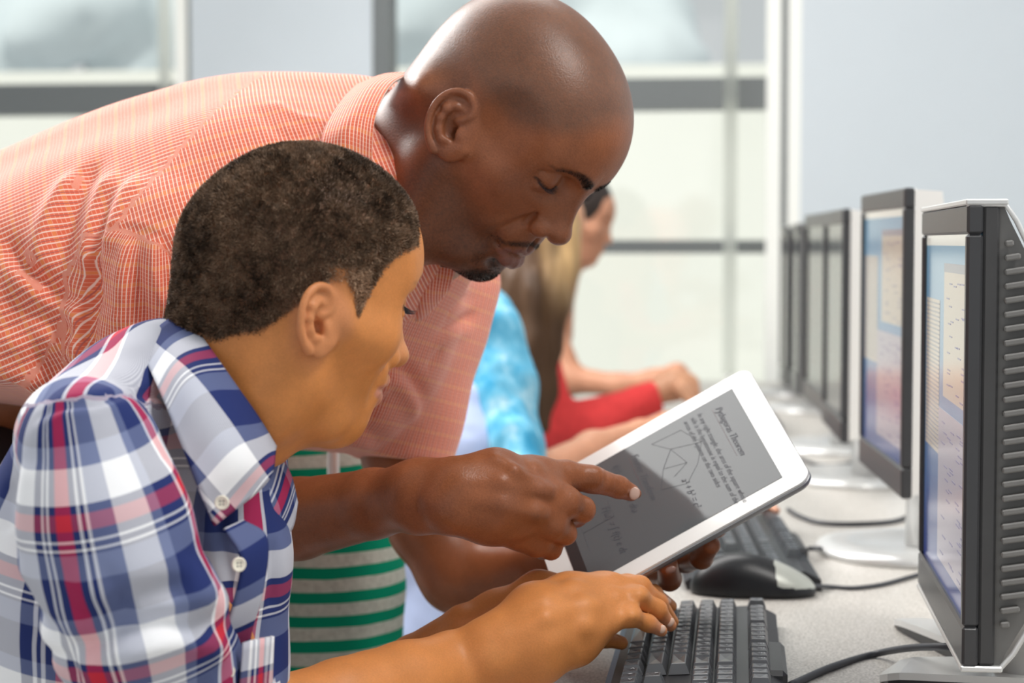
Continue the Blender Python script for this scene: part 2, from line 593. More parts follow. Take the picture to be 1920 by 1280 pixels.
def ear_field(F, p):
    """ear of the y>0 side"""
    o = np.array(p['ear']); s = p['ears']; fl = math.radians(p['earflare'])
    def T(L, tilt=p.get('eartilt', 37.0)):
        out = []
        for (u, w, n) in L:
            # flare: hinge on the front edge
            uu = (u - 1.4)
            u2 = uu * math.cos(fl) - n * math.sin(fl) * 0 + 1.4
            n2 = n - uu * math.sin(fl)
            out.append(np.array(ear_pts([(u2 * s, w * s, n2 * s)], tilt)[0]) + o)
        return out
    tl = math.radians(p.get('eartilt', 37.0))
    ax_u = np.array([math.cos(tl), 0, math.sin(tl)]); ax_w = np.array([-math.sin(tl), 0, math.cos(tl)]); ax_n = np.array([0, 1.0, 0])
    au = ax_u * math.cos(fl) - ax_n * math.sin(fl); an = ax_n * math.cos(fl) + ax_u * math.sin(fl)
    R = np.stack([au, an, ax_w], 1)
    c = T([(-.15, .15, -.05)])[0]
    F.add(P_ell(c, (1.85 * s, .42 * s, 2.75 * s), R), .35)
    c = T([(.05, -2.05, -.05)])[0]
    F.add(P_ell(c, (1.05 * s, .38 * s, 1.0 * s), R), .5)       # lobe
    # front root joins the head
    F.add(P_cone(T([(1.3, 1.6, -.5)])[0], T([(1.0, -1.8, -.4)])[0], .6 * s, .6 * s), .8)
    # bowls
    F.add(P_ell(T([(-.1, .9, .62)])[0], (1.45 * s, .52 * s, 1.75 * s), R), .3, 's')
    F.add(P_ell(T([(-.05, -.35, .35)])[0], (.72 * s, .62 * s, 1.15 * s), R), .3, 's')
    F.add(P_ell(T([(.25, -.55, -.1)])[0], (.32 * s, .8 * s, .5 * s), R), .2, 's')
    # helix
    hx = T([(.2, .35, .0), (.9, .5, .2), (1.6, .9, .25), (1.75, 1.75, .22), (1.3, 2.55, .22), (.4, 2.9, .25), (-.6, 2.65, .3), (-1.4, 1.9, .34), (-1.85, .9, .34), (-2.0, -.2, .28), (-1.8, -1.2, .2), (-1.3, -2.2, .1)])
    hr = [x * s for x in (.16, .22, .3, .3, .3, .29, .27, .26, .25, .26, .3, .4)]
    hx2 = catmull(hx, 3); hr2 = np.interp(np.linspace(0, 11, len(hx2)), np.arange(12), hr)
    F.chain(hx2, list(hr2), .2)
    # antihelix with its two branches
    F.chain(T([(.95, 1.35, .05), (.2, 1.65, .22), (-.5, 1.3, .3), (-.95, .5, .32), (-1.0, -.4, .3), (-.75, -1.1, .28)]), [x * s for x in (.14, .24, .3, .28, .26, .28)], .35)
    F.chain(T([(-.3, 2.2, .05), (-.6, 1.5, .25)]), [.2 * s, .26 * s], .4)
    # tragus, antitragus
    F.add(P_ell(T([(.85, -.7, .22)])[0], (.42 * s, .32 * s, .6 * s), R), .3)
    F.add(P_ell(T([(-.35, -1.3, .25)])[0], (.5 * s, .3 * s, .3 * s), R), .3)
    return T


MAN = dict(cx=-.6, cz=4.8, cr=(9.7, 7.6, 8.0), fh=(3.3, 0, 4.4), fhr=(6.6, 6.5, 6.4), face=(3.4, 0, -1.5), facer=(5.9, 5.6, 7.4),
           cheek=1.7, jaw=(.2, 5.3, -5.0), jawf=(6.2, 2.6, -8.0), chin=(7.0, 0, -8.35), chinr=(1.9, 2.2, 1.7),
           muz=(6.8, 0, -4.2), muzr=(3.0, 3.3, 3.3), brow=(8.75, 4.3), browr=.85, eye=(7.3, 3.1, 2.5), er=1.55, lidz=-.6, browz=-.25,
           nose=dict(root=(8.9, 0, 3.0), tip=(10.75, 0, -.95), rr=.8, tr=1.12, tw=1.15, ala=(9.75, 1.5, -1.45), alar=(1.1, .85, .9)),
           lip=dict(x=9.4, z=-5.1, uh=.7, ur=.62, lh=.82, lr=.86, lb=.1, w=2.45, open=.0),
           ear=(-1.0, 7.55, .1), ears=.98, earflare=24)
BOY = dict(cx=-.7, cz=4.6, cr=(9.2, 7.1, 7.6), fh=(2.6, 0, 4.4), fhr=(6.4, 6.2, 6.2), face=(2.9, 0, -1.2), facer=(5.2, 5.3, 6.3),
           cheek=1.7, jaw=(.0, 4.7, -4.2), jawf=(3.9, 2.2, -6.7), chin=(4.9, 0, -7.2), chinr=(1.6, 1.8, 1.5),
           muz=(6.0, 0, -3.6), muzr=(2.8, 3.0, 3.0), brow=(7.5, 4.1), browr=.7, eye=(6.3, 2.95, 2.4), er=1.38, lidz=-.35,
           nose=dict(root=(7.8, 0, 2.6), tip=(9.45, 0, -1.45), rr=.7, tr=1.0, tw=1.15, ala=(8.3, 1.25, -1.75), alar=(.95, .75, .8)),
           lip=dict(x=8.75, z=-4.1, uh=.62, ur=.56, lh=.72, lr=.66, lb=.45, w=2.2, open=.06),
           ear=(-.8, 7.0, .1), ears=.95, earflare=38, eartilt=20)


def pose(yaw_, pitch_, roll_):
    """rotation of a head frame into the world, from view-axis angles in degrees"""
    V = np.stack([RGT, FWD, UPV], 1)
    return V @ rotm(0, 0, yaw_) @ rotm(0, pitch_, 0) @ rotm(roll_, 0, 0)
# ------------------------------------------------------------------ materials
M = {}
M['wall'] = mat_plain('wall_paint', srgb(226, 230, 233), .8, noise_amt=.02, nscale=6)
M['pier'] = mat_plain('pier_paint', srgb(200, 207, 212), .8, noise_amt=.02, nscale=6)
M['alu'] = mat_plain('window_metal', srgb(108, 112, 112), .45, .2)
M['post'] = mat_plain('blind_rail', srgb(238, 238, 232), .6)
M['outside'] = mat_plain('outside_render', srgb(244, 243, 232), .9, noise_amt=.05, nscale=1.6)
M['floor'] = mat_plain('floor_vinyl', srgb(150, 150, 148), .5, noise_amt=.06, nscale=20)
M['black'] = mat_plain('black_plastic', (.018, .018, .02), .38, noise_amt=.15, nscale=60)
M['bezel'] = mat_plain('bezel_plastic', (.045, .045, .048), .32, noise_amt=.1, nscale=60)
M['side'] = mat_plain('charcoal_plastic', (.05, .049, .05), .55, noise_amt=.2, nscale=25)
M['vent'] = mat_plain('grey_vent_plastic', (.17, .165, .158), .5, noise_amt=.1, nscale=40)
M['silver'] = mat_plain('silver_plastic', (.66, .66, .65), .3, .35)
M['white'] = mat_plain('white_plastic', (.84, .83, .80), .4)
M['cable'] = mat_plain('cable_rubber', (.05, .052, .06), .5)
M['mouse'] = mat_plain('mouse_plastic', (.010, .010, .012), .34, spec=.35)
M['mouse_nose'] = mat_plain('mouse_button_plastic', srgb(176, 178, 170), .35, .2)
M['key'] = mat_plain('key_plastic', (.085, .088, .096), .28, noise_amt=.1, nscale=80)
M['kbody'] = mat_plain('keyboard_plastic', (.022, .022, .025), .4)
M['legend'] = mat_plain('legend_print', (.75, .76, .78), .5)
M['tab_white'] = mat_plain('tablet_white', (.83, .83, .81), .22, coat=.3)
M['tab_back'] = mat_plain('tablet_aluminium', (.35, .35, .36), .35, .8)
M['ink'] = mat_plain('ink', (.012, .012, .02), .6)
M['note_ink'] = mat_plain('note_ink', (.035, .035, .05), .6)
M['red_ink'] = mat_plain('red_ink', (.10, .02, .03), .6)


def laminate():
    m, nt, b = new_mat('desk_laminate')
    tc = nt.nodes.new('ShaderNodeTexCoord')
    n = nt.nodes.new('ShaderNodeTexNoise'); n.inputs['Scale'].default_value = 420; n.inputs['Detail'].default_value = 2
    nt.links.new(tc.outputs['Object'], n.inputs['Vector'])
    r = nt.nodes.new('ShaderNodeValToRGB')
    r.color_ramp.elements[0].position = .32; r.color_ramp.elements[0].color = (*srgb(150, 145, 138), 1)
    r.color_ramp.elements[1].position = .62; r.color_ramp.elements[1].color = (*srgb(208, 203, 196), 1)
    nt.links.new(n.outputs['Fac'], r.inputs[0]); nt.links.new(r.outputs[0], b.inputs['Base Color'])
    b.inputs['Roughness'].default_value = .33
    return m


def glass_mat():
    m = bpy.data.materials.new('window_glass'); m.use_nodes = True
    nt = m.node_tree; nt.nodes.clear()
    o = nt.nodes.new('ShaderNodeOutputMaterial'); mx = nt.nodes.new('ShaderNodeMixShader')
    t = nt.nodes.new('ShaderNodeBsdfTransparent'); g = nt.nodes.new('ShaderNodeBsdfGlossy')
    t.inputs[0].default_value = (.97, .985, .98, 1)
    g.inputs['Roughness'].default_value = .05; mx.inputs[0].default_value = .06
    nt.links.new(t.outputs[0], mx.inputs[1]); nt.links.new(g.outputs[0], mx.inputs[2]); nt.links.new(mx.outputs[0], o.inputs[0])
    return m


def emit_mat(name, col, s=1.0, rough=.15):
    m, nt, b = new_mat(name)
    b.inputs['Base Color'].default_value = (*[c * .12 for c in col], 1)
    b.inputs['Emission Color'].default_value = (*col, 1)
    b.inputs['Emission Strength'].default_value = s
    b.inputs['Roughness'].default_value = rough
    return m


M['desk'] = laminate()
M['glass'] = glass_mat()

# ------------------------------------------------------------------ the room: window wall, floor
YW = 5.25


def wx(px, y=YW): return at(px, 400, 1.0)[0] / at(px, 400, 1.0)[1] * y     # X where a pixel column meets the window wall


def wz(px, py, y=YW):
    r = at(px, py, 1.0) - CAM
    return CAM[2] + r[2] * y / r[1]


def struct(name, mb, mat, **k):
    o = mb.build(name, mat, **k); o['kind'] = 'structure'; return o


struct('floor', MB().box((-3.2, -1.2, -.05), (1.75, YW, 0)), M['floor'])
xa, xb, xc, xd = wx(360), wx(699), wx(1468), wx(1500)
ZT, ZS = 2.7, .62
ob = struct('wall_back', MB().box((xa, YW, 0), (xb, YW + .25, ZT)).box((xd, YW, 0), (1.75, YW + .25, ZT))
            .box((-3.2, YW, 0), (xa, YW + .25, ZS)).box((xb, YW, 0), (xd, YW + .25, ZS))
            .box((-3.2, YW, ZT), (1.75, YW + .25, ZT + .3)), M['pier'])
struct('ceiling', MB().box((-3.2, -1.6, 3.0), (1.85, YW + .25, 3.1)), M['wall'])
struct('wall_right', MB().box((1.75, .3, 0), (1.85, YW + .25, 3.0)), M['wall'])
z1a, z1b = wz(200, 213), wz(200, 155)      # transom bar
z2a, z2b = wz(1300, 475), wz(1300, 450)    # lower bar


def window(name, x0, x1, lower, posts):
    w = struct(name, MB().box((x0, YW + .02, ZT - .06), (x1, YW + .10, ZT)), M['alu'])
    f = [MB().box((x0, YW + .02, z1a), (x1, YW + .10, z1b)).build('transom_bar', M['alu'], w)]
    if lower: MB().box((x0, YW + .03, z2a), (x1, YW + .09, z2b)).build('lower_bar', M['alu'], w)
    MB().box((x0, YW + .02, ZS), (x1, YW + .14, ZS + .05)).build('window_sill', M['post'], w)
    for (a, b, mt) in posts:
        MB().box((wx(a), YW + .005, ZS + .05), (wx(b), YW + .12, ZT - .06)).build('window_post', M[mt], w)
    for (za, zb) in ((ZS + .05, z2a if lower else z1a), (z2b, z1a), (z1b, ZT - .06)):
        if zb - za > .05 and not (not lower and za == z2b):
            MB().box((x0, YW + .055, za), (x1, YW + .061, zb)).build('pane', M['glass'], w)
    return w


window('window_1', -3.2, xa, False, [(352, 368, 'alu'), (330, 352, 'post')])
window('window_2', xb, xd, True, [(699, 731, 'alu'), (1436, 1463, 'post'), (1463, 1476, 'alu'), (1476, 1500, 'post')])


def blind_cord(px, name, label, w=.012, top=0, bot=480):
    t = empty(name, (wx(px), YW - .03, ZT))
    x = wx(px)
    MB().box((x - w, YW - .035, wz(px, bot)), (x + w, YW - .028, ZT)).build('tape', M['tape'], t)
    MB().tube([(x, YW - .032, wz(px, bot) - .02), (x, YW - .032, wz(px, bot))], .012, 8).build('weight', M['post'], t)
    tag(t, label, 'blind cord')


def tape_mat():
    m = bpy.data.materials.new('translucent_tape'); m.use_nodes = True
    nt = m.node_tree; nt.nodes.clear()
    o = nt.nodes.new('ShaderNodeOutputMaterial'); mx = nt.nodes.new('ShaderNodeMixShader')
    t = nt.nodes.new('ShaderNodeBsdfTransparent'); g = nt.nodes.new('ShaderNodeBsdfTranslucent')
    g.inputs[0].default_value = (.95, .95, .9, 1); mx.inputs[0].default_value = .55
    nt.links.new(t.outputs[0], mx.inputs[1]); nt.links.new(g.outputs[0], mx.inputs[2]); nt.links.new(mx.outputs[0], o.inputs[0])
    return m


M['tape'] = tape_mat()
blind_cord(1369, 'blind_cord', 'pale blind tape hanging in front of the window right of the man', .018, bot=700)
blind_cord(318, 'blind_cord', 'pale blind tape hanging in front of the window above the man\'s back', .018, bot=300)

# outside
o = MB().box((-6, 9.5, -1), (3.5, 9.8, 1.98)).build('garden_wall', M['outside'])
tag(o, 'pale rendered wall seen outside through the lower window panes', 'wall')
M['haze_leaf'] = mat_plain('haze_painted_leaves', srgb(222, 232, 234), .9, noise_amt=.15, nscale=3)  # outdoor haze is put into the near-white leaf colour
for (px, py, r, lab) in ((60, 95, .75, 'pale hazy tree beyond the glass, upper left corner'), (880, 40, .9, 'pale hazy tree beyond the glass, behind the bald head')):
    Fd = Field(); rr = random.Random(int(px))
    c = at(px, py, 15.0)
    for i in range(14):
        q = c + np.array([rr.uniform(-1.1, 1.1), rr.uniform(-.5, .5), rr.uniform(-.7, .9)]) * r * 1.3
        Fd.add(P_ell(q, (r * rr.uniform(.4, .65),) * 3), .3)
    Fd.add(P_cone(c, c - np.array([0, 0, 3.5]), .15, .22), .2)
    v, f = polygonise(Fd, c - np.array([3, 2, 4]), c + np.array([3, 2, 3]), .12)
    v = v + .08 * vnoise(v, 4.0, 3)[:, None]
    t = link_mesh('tree', v, f, M['haze_leaf']); tag(t, lab, 'tree')

# ------------------------------------------------------------------ desk
t = empty('desk', (.3, 3.0, 0))
tag(t, 'long grey speckled computer desk running to the windows', 'desk')
XE = -.25
MB().box((XE, .9, DESK - .028), (1.15, 5.15, DESK), bev=.003).build('desktop', M['desk'], t)
MB().box((XE + .02, 1.0, DESK - .10), (1.1, 5.1, DESK - .028)).build('apron', M['pier'], t)
for y in (1.1, 3.0, 5.0):
    for x in (XE + .08, 1.05):
        MB().tube([(x, y, 0), (x, y, DESK - .09)], .022, 12).build('leg', M['silver'], t, smooth=True)


# ------------------------------------------------------------------ monitors
def screen_parts(parent, u, v, W, H, blue, cream, ex):
    """u(a), v(b) give world points on the glass for 0..1 coordinates; a from the far edge, b from the top"""
    pass


def monitor(near_px, d_near, d_far, x_near, x_far, ztop, zbot, style, label, screen=True):
    """flat display whose face runs from (x_near,d_near) to (x_far,d_far); it looks towards -X"""
    A = at(near_px, 454, d_near); A = np.array([x_near, A[1], 0])
    Bp = np.array([x_far, A[1] + (d_far - d_near), 0])
    W = float(np.linalg.norm(Bp - A)); H = ztop - zbot
    ey = (Bp - A) / W; ex = np.array([ey[1], -ey[0], 0])       # ex points behind the display
    t = empty('monitor', tuple(((A + Bp) / 2)[:2]) + (DESK,), 0)
    tag(t, label, 'monitor', 'row of flat monitors on the desk')
    Mx = Matrix([[ex[0], ey[0], 0, A[0]], [ex[1], ey[1], 0, A[1]], [0, 0, 1, zbot], [0, 0, 0, 1]])
    bz = .012; bt = .022; bb = .030 if style == 'dark' else .034
    th = .024 if style == 'dark' else .014
    # bezel ring
    mb = MB()
    mb.box((0, 0, 0), (.012, W, bb), Mx, .002).box((0, 0, H - bt), (.012, W, H), Mx, .002)
    mb.box((0, 0, bb), (.012, bz, H - bt), Mx, .002).box((0, W - bz, bb), (.012, W, H - bt), Mx, .002)
    mb.build('bezel', M['bezel'], t)
    MB().box((.012, .001, .001), (th, W - .001, H - .001), Mx, .002).build('side_frame', M['side'] if style == 'dark' else M['white'], t)
    # back housing: profile in x-z, extruded along the width
    D = .062 if style == 'dark' else .045
    if style == 'dark':
        prof = [(th, .0), (th, H), (th + .003, H), (th + .008, H - .012), (th + D, H - .12), (th + D, .10), (th + .010, .012), (th + .004, 0)]
        MB().prism(prof, .006, W - .006, (0, 2, 1), Mx).build('back_housing', M['vent'], t)
        rim = []
        pr = [(.0, H), (th + .004, H), (th + .012, H - .012), (th + D + .002, H - .12), (th + D + .002, .10), (th + .014, .010), (th + .004, -.002), (0, -.002)]
        for i in range(len(pr) - 1):
            rim.append((pr[i], pr[i + 1]))
        for side_y in (0.0,):
            mb = MB()
            pts = [Mx @ Vector((a, side_y + .003, b)) for a, b in pr]
            mb.tube(pts, .0022, 8)
            mb.build('silver_rim', M['silver'], t, smooth=True)
        mb = MB().box((-.001, 0, H - .0005), (th + .006, W, H + .004), Mx, .001); mb.build('top_trim', M['silver'], t)
        mb = MB().box((-.001, 0, -.004), (th + .006, W, 0.0005), Mx, .001); mb.build('bottom_trim', M['silver'], t)
        # louvres along the near side of the housing
        z = .03; i = 0
        while z < H - .03:
            if z > H - .12: wd = D * (H - .012 - z) / .108
            elif z < .10: wd = D * max(.15, (z - .012) / .088)
            else: wd = D
            L = max(.006, wd - .006)
            MB().box((0, 0, 0), (L, .008, .0045), Mx @ Matrix.Translation((th + .004, -.0035, z)) @ Matrix.Rotation(math.radians(-9), 4, 'Y'), .001).build('slat', M['vent'], t)
            z += .0105; i += 1
    else:
        prof = [(th, .004), (th, H - .002), (th + .028, H - .004), (th + .034, H - .05), (th + .034, .06), (th + .028, .006)]
        MB().prism(prof, .001, W - .001, (0, 2, 1), Mx).build('back_housing', M['white'], t)
        MB().box((th + .028, .05, .05), (th + .06, W - .05, H - .05), Mx, .01).build('rear_bulge', M['bezel'], t)
    # screen
    s = MB().box((.004, bz, bb), (.0115, W - bz, H - bt), Mx).build('screen', M['scr_' + ('blue' if screen else 'off')], t)
    w_, h_ = W - 2 * bz, H - bb - bt

    def rect(name, mat, a0, a1, b0, b1, lift):
        y0, y1 = W - bz - a1 * w_, W - bz - a0 * w_
        zz0, zz1 = H - bt - b1 * h_, H - bt - b0 * h_
        return MB().box((.004 - lift, y0, zz0), (.0041, y1, zz1), Mx).build(name, M[mat], s)
    if screen:
        rect('menu_bar', 'scr_white', .0, 1, 0, .03, .0002)
        rect('list_window', 'scr_cream', .02, .36, .19, .64, .0002)
        mb = MB()
        for k in range(34):
            b = .20 + k * .0128
            mb.box((.0036, W - bz - .35 * w_, H - bt - (b + .004) * h_), (.0038, W - bz - .03 * w_, H - bt - b * h_), Mx)
        mb.build('list_lines', M['scr_line'], s)['kind'] = 'stuff'
        rect('page_window', 'scr_cream', .46, .97, .08, .46, .0002)
        rect('page_title', 'scr_line', .46, .97, .08, .105, .0004)
        mb = MB(); rr = random.Random(5)
        for k in range(26):
            b = rr.uniform(.13, .45); a = rr.uniform(.5, .88)
            mb.box((.0036, W - bz - (a + .06) * w_, H - bt - (b + .004) * h_), (.0038, W - bz - a * w_, H - bt - b * h_), Mx)
        for k in range(40):
            b = rr.uniform(.53, .92); a = rr.uniform(.42, .88)
            mb.box((.0036, W - bz - (a + .07) * w_, H - bt - (b + .004) * h_), (.0038, W - bz - a * w_, H - bt - b * h_), Mx)
        rect('chat_window', 'scr_grey', .36, .98, .50, .94, .0002)
        mb.build('page_lines', M['scr_ink'], s)['kind'] = 'stuff'
    return t, Mx, W, H, th


M['scr_blue'] = emit_mat('screen_blue', srgb(70, 98, 150), .6)
nt_ = M['scr_blue'].node_tree
tc_ = nt_.nodes.new('ShaderNodeTexCoord'); sp_ = nt_.nodes.new('ShaderNodeSeparateXYZ'); nt_.links.new(tc_.outputs['Object'], sp_.inputs[0])
mr_ = nt_.nodes.new('ShaderNodeMapRange'); mr_.inputs['From Min'].default_value = DESK + .08; mr_.inputs['From Max'].default_value = DESK + .38
rp_ = nt_.nodes.new('ShaderNodeValToRGB'); rp_.color_ramp.elements[0].color = (*srgb(48, 58, 120), 1); rp_.color_ramp.elements[1].color = (*srgb(120, 160, 182), 1)
nt_.links.new(sp_.outputs['Z'], mr_.inputs['Value']); nt_.links.new(mr_.outputs[0], rp_.inputs[0]); nt_.links.new(rp_.outputs[0], nt_.nodes['Principled BSDF'].inputs['Emission Color'])
M['scr_off'] = mat_plain('screen_glass', (.02, .02, .025), .12)
M['scr_cream'] = emit_mat('screen_cream', srgb(184, 172, 158), .55)
M['scr_grey'] = emit_mat('screen_grey', srgb(164, 156, 166), .55)
M['scr_white'] = emit_mat('screen_white', srgb(215, 212, 202), .65)
M['scr_line'] = emit_mat('screen_line', srgb(128, 128, 138), .6)
M['scr_ink'] = emit_mat('screen_ink', srgb(112, 106, 138), .6)

zc = CAM[2]
m1, Mx1, W1, H1, th1 = monitor(1810, 1.42, 1.775, .1676, .1676, zc + .028, zc - .317, 'dark',
                               'nearest monitor, charcoal with louvred side and silver rim')


def mon_like(xn, yt, yb, dn, xf, df, lab, screen):
    X = (xn - 1385) / 3600 * dn; XF = (xf - 1385) / 3600 * df
    return monitor(xn, dn, df, X, XF, zc + (454 - yt) / 3600 * dn, zc - (yb - 454) / 3600 * dn, 'white', lab, screen)


mons = [mon_like(1692, 352, 938, 2.105, 1612, 2.46, 'second monitor in the row, blue screen and white side', True),
        mon_like(1578, 391, 832, 2.80, 1542, 3.15, 'third monitor in the row, dark screen and broad white side', False),
        mon_like(1543, 398, 778, 3.25, 1507, 3.60, 'fourth monitor in the row, dark glass just behind the third one', False),
        mon_like(1496, 418, 742, 4.05, 1482, 4.40, 'fifth monitor in the row, small, between the fourth and the farthest', False),
        mon_like(1474, 425, 725, 4.5, 1462, 4.80, 'farthest monitor in the row, beside the window frame', False)]


def foot(t, root, tip, w0, w1, h0, h1, flip=1):
    """splayed silver foot with a black underside"""
    r = np.array(root, float); p = np.array(tip, float)
    d = (p - r); L = np.linalg.norm(d[:2]); d = d / np.linalg.norm(d); n = np.array([-d[1], d[0], 0])
    def strip(zo0, zo1, hh, mat, name, inset):
        v, f = [], []
        N = 12
        for i in range(N + 1):
            s = i / N
            c = r + d * L * s
            w = (w0 + (w1 - w0) * s) * (1 if s < .85 else math.sqrt(max(0.05, 1 - ((s - .85) / .15) ** 2))) - inset
            top = (h0 + (h1 - h0) * s) * (1 if s < .8 else math.sqrt(max(.12, 1 - ((s - .8) / .22) ** 2)))
            for (sg, z) in ((-1, zo0), (-1, zo1), (1, zo1), (1, zo0)):
                zz = DESK + (top if z else 0)
                if hh: zz = DESK + (top if z else max(top - .006, 0))
                else: zz = DESK + (top - .005 if z else 0.0005)
                v.append(c + n * w * sg + np.array([0, 0, zz - DESK]))
        for i in range(N):
            a = i * 4
            for k in range(4):
                f.append((a + k, a + (k + 1) % 4, a + 4 + (k + 1) % 4, a + 4 + k))
        f.append((0, 1, 2, 3)); f.append((N * 4, N * 4 + 3, N * 4 + 2, N * 4 + 1))
        MB().add(v, f).build(name, mat, t, smooth=False)
    strip(0, 1, True, M['silver'], 'foot', 0)
    strip(0, 1, False, M['black'], 'foot_pad', .003)


def base1():
    c = np.array([.245, 1.60, DESK])
    foot(m1, c, on_z(1652, 1275, DESK), .045, .030, .022, .014)
    foot(m1, c + np.array([0, .03, 0]), on_z(1682, 1172, DESK), .03, .013, .024, .012)
    foot(m1, c, on_z(2040, 1225, DESK), .035, .02, .022, .014)
    MB().tube([c, c + np.array([0, 0, .20])], [.035, .03], 16).build('stand_column', M['silver'], m1, smooth=True)
    MB().box((.225, 1.53, DESK + .12), (.265, 1.67, DESK + .26), bev=.006).build('mount', M['vent'], m1)


base1()
for (t, Mx, W, H, th), (px, py, rx, ry) in zip(mons, [(1672, 1012, .115, .10), (1590, 905, .11, .10), (1560, 862, .11, .10), (1515, 775, .10, .09), (1490, 742, .10, .09)]):
    y = (t.location.y); x = t.location.x + .04
    mb = MB()
    v, f = [], []
    prof = [(1.0, .0), (1.0, .006), (.96, .011), (.80, .014), (.62, .013), (.58, .009)]
    N = 48
    for (r, z) in prof:
        for k in range(N):
            a = 2 * PI * k / N
            v.append((x + rx * r * math.cos(a), y + ry * r * 1.25 * math.sin(a), DESK + z))
    for j in range(len(prof) - 1):
        for k in range(N):
            f.append((j * N + k, j * N + (k + 1) % N, (j + 1) * N + (k + 1) % N, (j + 1) * N + k))
    f.append(tuple((len(prof) - 1) * N + k for k in range(N)))
    f.append(tuple(range(N))[::-1])
    mb.add(v, f).build('base', M['silver'], t, smooth=True)
    MB().tube([(x + .02, y, DESK + .01), (x + .02, y, Mx.translation.z + H * .55)], [.028, .022], 14).build('stand_column', M['silver'], t, smooth=True)


# ------------------------------------------------------------------ keyboards
def keycap_mesh(w, d, h=.0085):
    """d along the keyboard, w across it"""
    a, b = w / 2, d / 2
    ta, tb = a - .0028, b - .0026
    v = [(-a, -b, 0), (a, -b, 0), (a, b, 0), (-a, b, 0)]
    v += [(-ta, -tb, h), (ta, -tb, h), (ta, tb, h), (-ta, tb, h)]
    v += [(-ta + .001, -tb + .001, h + .0004), (ta - .001, -tb + .001, h + .0004), (ta - .001, tb - .001, h + .0004), (-ta + .001, tb - .001, h + .0004)]
    v += [(0, 0, h - .0006)]
    f = [(3, 2, 1, 0)]
    for k in range(4):
        n = (k + 1) % 4
        f += [(k, n, n + 4, k + 4), (k + 4, n + 4, n + 8, k + 8), (k + 8, n + 8, 12)]
    me = bpy.data.meshes.new('key'); me.from_pydata(v, [], f); me.update(); me.materials.append(M['key'])
    return me


KM = {}
TXT = {}


def text_mesh(key, cu, mat):
    """lettering as real mesh data, shared between equal letters"""
    if key in TXT: return TXT[key]
    tmp = bpy.data.objects.new('lettering', cu); COL.objects.link(tmp)
    bpy.context.view_layer.update()
    me = bpy.data.meshes.new_from_object(tmp.evaluated_get(bpy.context.evaluated_depsgraph_get()))
    bpy.data.objects.remove(tmp)
    me.materials.clear(); me.materials.append(mat); me.name = 'lettering'
    TXT[key] = me
    return me


U = .019
ROWS = [  # (row offset across, [(label, width)])  first = side nearest the typist
    (0, [('', 1.25), ('', 1.25), ('', 1.25), ('', 6.25), ('', 1.25), ('', 1.25), ('', 1.25), ('', 1.25), None, ('<', 1), ('v', 1), ('>', 1), None, ('0', 2), ('.', 1)]),
    (1, [('', 2.25), ('Z', 1), ('X', 1), ('C', 1), ('V', 1), ('B', 1), ('N', 1), ('M', 1), (',', 1), ('.', 1), ('/', 1), ('', 2.75), None, 1.0, ('^', 1), 1.0, None, ('1', 1), ('2', 1), ('3', 1), ('', 1)]),
    (2, [('', 1.75)] + [(c, 1) for c in 'ASDFGHJKL;\''] + [('', 2.25), None, 3.0, None, ('4', 1), ('5', 1), ('6', 1), ('+', 1)]),
    (3, [('', 1.5)] + [(c, 1) for c in 'QWERTYUIOP[]'] + [('', 1.5), None, ('', 1), ('', 1), ('', 1), None, ('7', 1), ('8', 1), ('9', 1), ('', 1)]),
    (4, [('`', 1)] + [(c, 1) for c in '1234567890-='] + [('', 2), None, ('', 1), ('', 1), ('', 1), None, ('', 1), ('/', 1), ('*', 1), ('-', 1)]),
    (5.45, [('', 1), 1.0] + [('F', 1)] * 4 + [.5] + [('F', 1)] * 4 + [.5] + [('F', 1)] * 4 + [None, ('', 1), ('', 1), ('', 1)]),
]


def keyboard(loc, rz, label, legends=True, cover=False, flip=1):
    """x = away from the typist, y = along the keyboard (typist's left is +y)"""
    t = empty('keyboard', loc, rz); tag(t, label, 'keyboard')
    L = 22.9 * U / 2; D = .152
    prof = [(.000, 0), (-.003, .008), (.003, .0125), (.118, .020), (.124, .021), (.128, .019), (.142, .012), (.143, 0)]
    pr = [(a, b) for a, b in prof]
    MB().prism(pr, -L - .006, L + .006, (0, 2, 1)).build('case', M['kbody'], t, local=True)
    MB().box((.128, -.06, .004), (.146, .06, .02), bev=.004).build('rear_lip', M['kbody'], t, local=True)
    slope = math.atan(.008 / .128)
    for ro, keys in ROWS:
        y = L
        x = .0195 + ro * U
        tz = .0125 + (x + .010) * .0625
        for kk in keys:
            if kk is None: y -= .25 * U; continue
            if isinstance(kk, float): y -= kk * U; continue
            ch, w = kk
            if w not in KM: KM[w] = keycap_mesh(U - .0014, w * U - .0014)
            o = bpy.data.objects.new('key', KM[w]); COL.objects.link(o); o.parent = t
            o.location = (x, y - w * U / 2, tz); o.rotation_euler = (0, -slope + (2.5 - ro) * -.02, 0)
            if legends and ch:
                cu = bpy.data.curves.new('legend', 'FONT'); cu.body = ch; cu.size = .0078; cu.align_x = 'CENTER'; cu.align_y = 'CENTER'
                cu.resolution_u = 1
                q = bpy.data.objects.new('legend', text_mesh(ch, cu, M['legend'])); COL.objects.link(q); q.parent = o
                q.location = (.0015, .002, .0093); q.rotation_euler = (0, 0, -PI / 2)
            y -= w * U
    if cover:
        v, f = [], []
        for (a, z) in ((-.016, .0), (-.012, .022), (.11, .033), (.13, .031), (.146, .0)):
            for y in (-L - .008, L + .008): v.append((a, y, z))
        for i in range(4): f.append((2 * i, 2 * i + 1, 2 * i + 3, 2 * i + 2))
        MB().add(v, f).build('clear_cover', M['clear'], t, local=True)
    return t


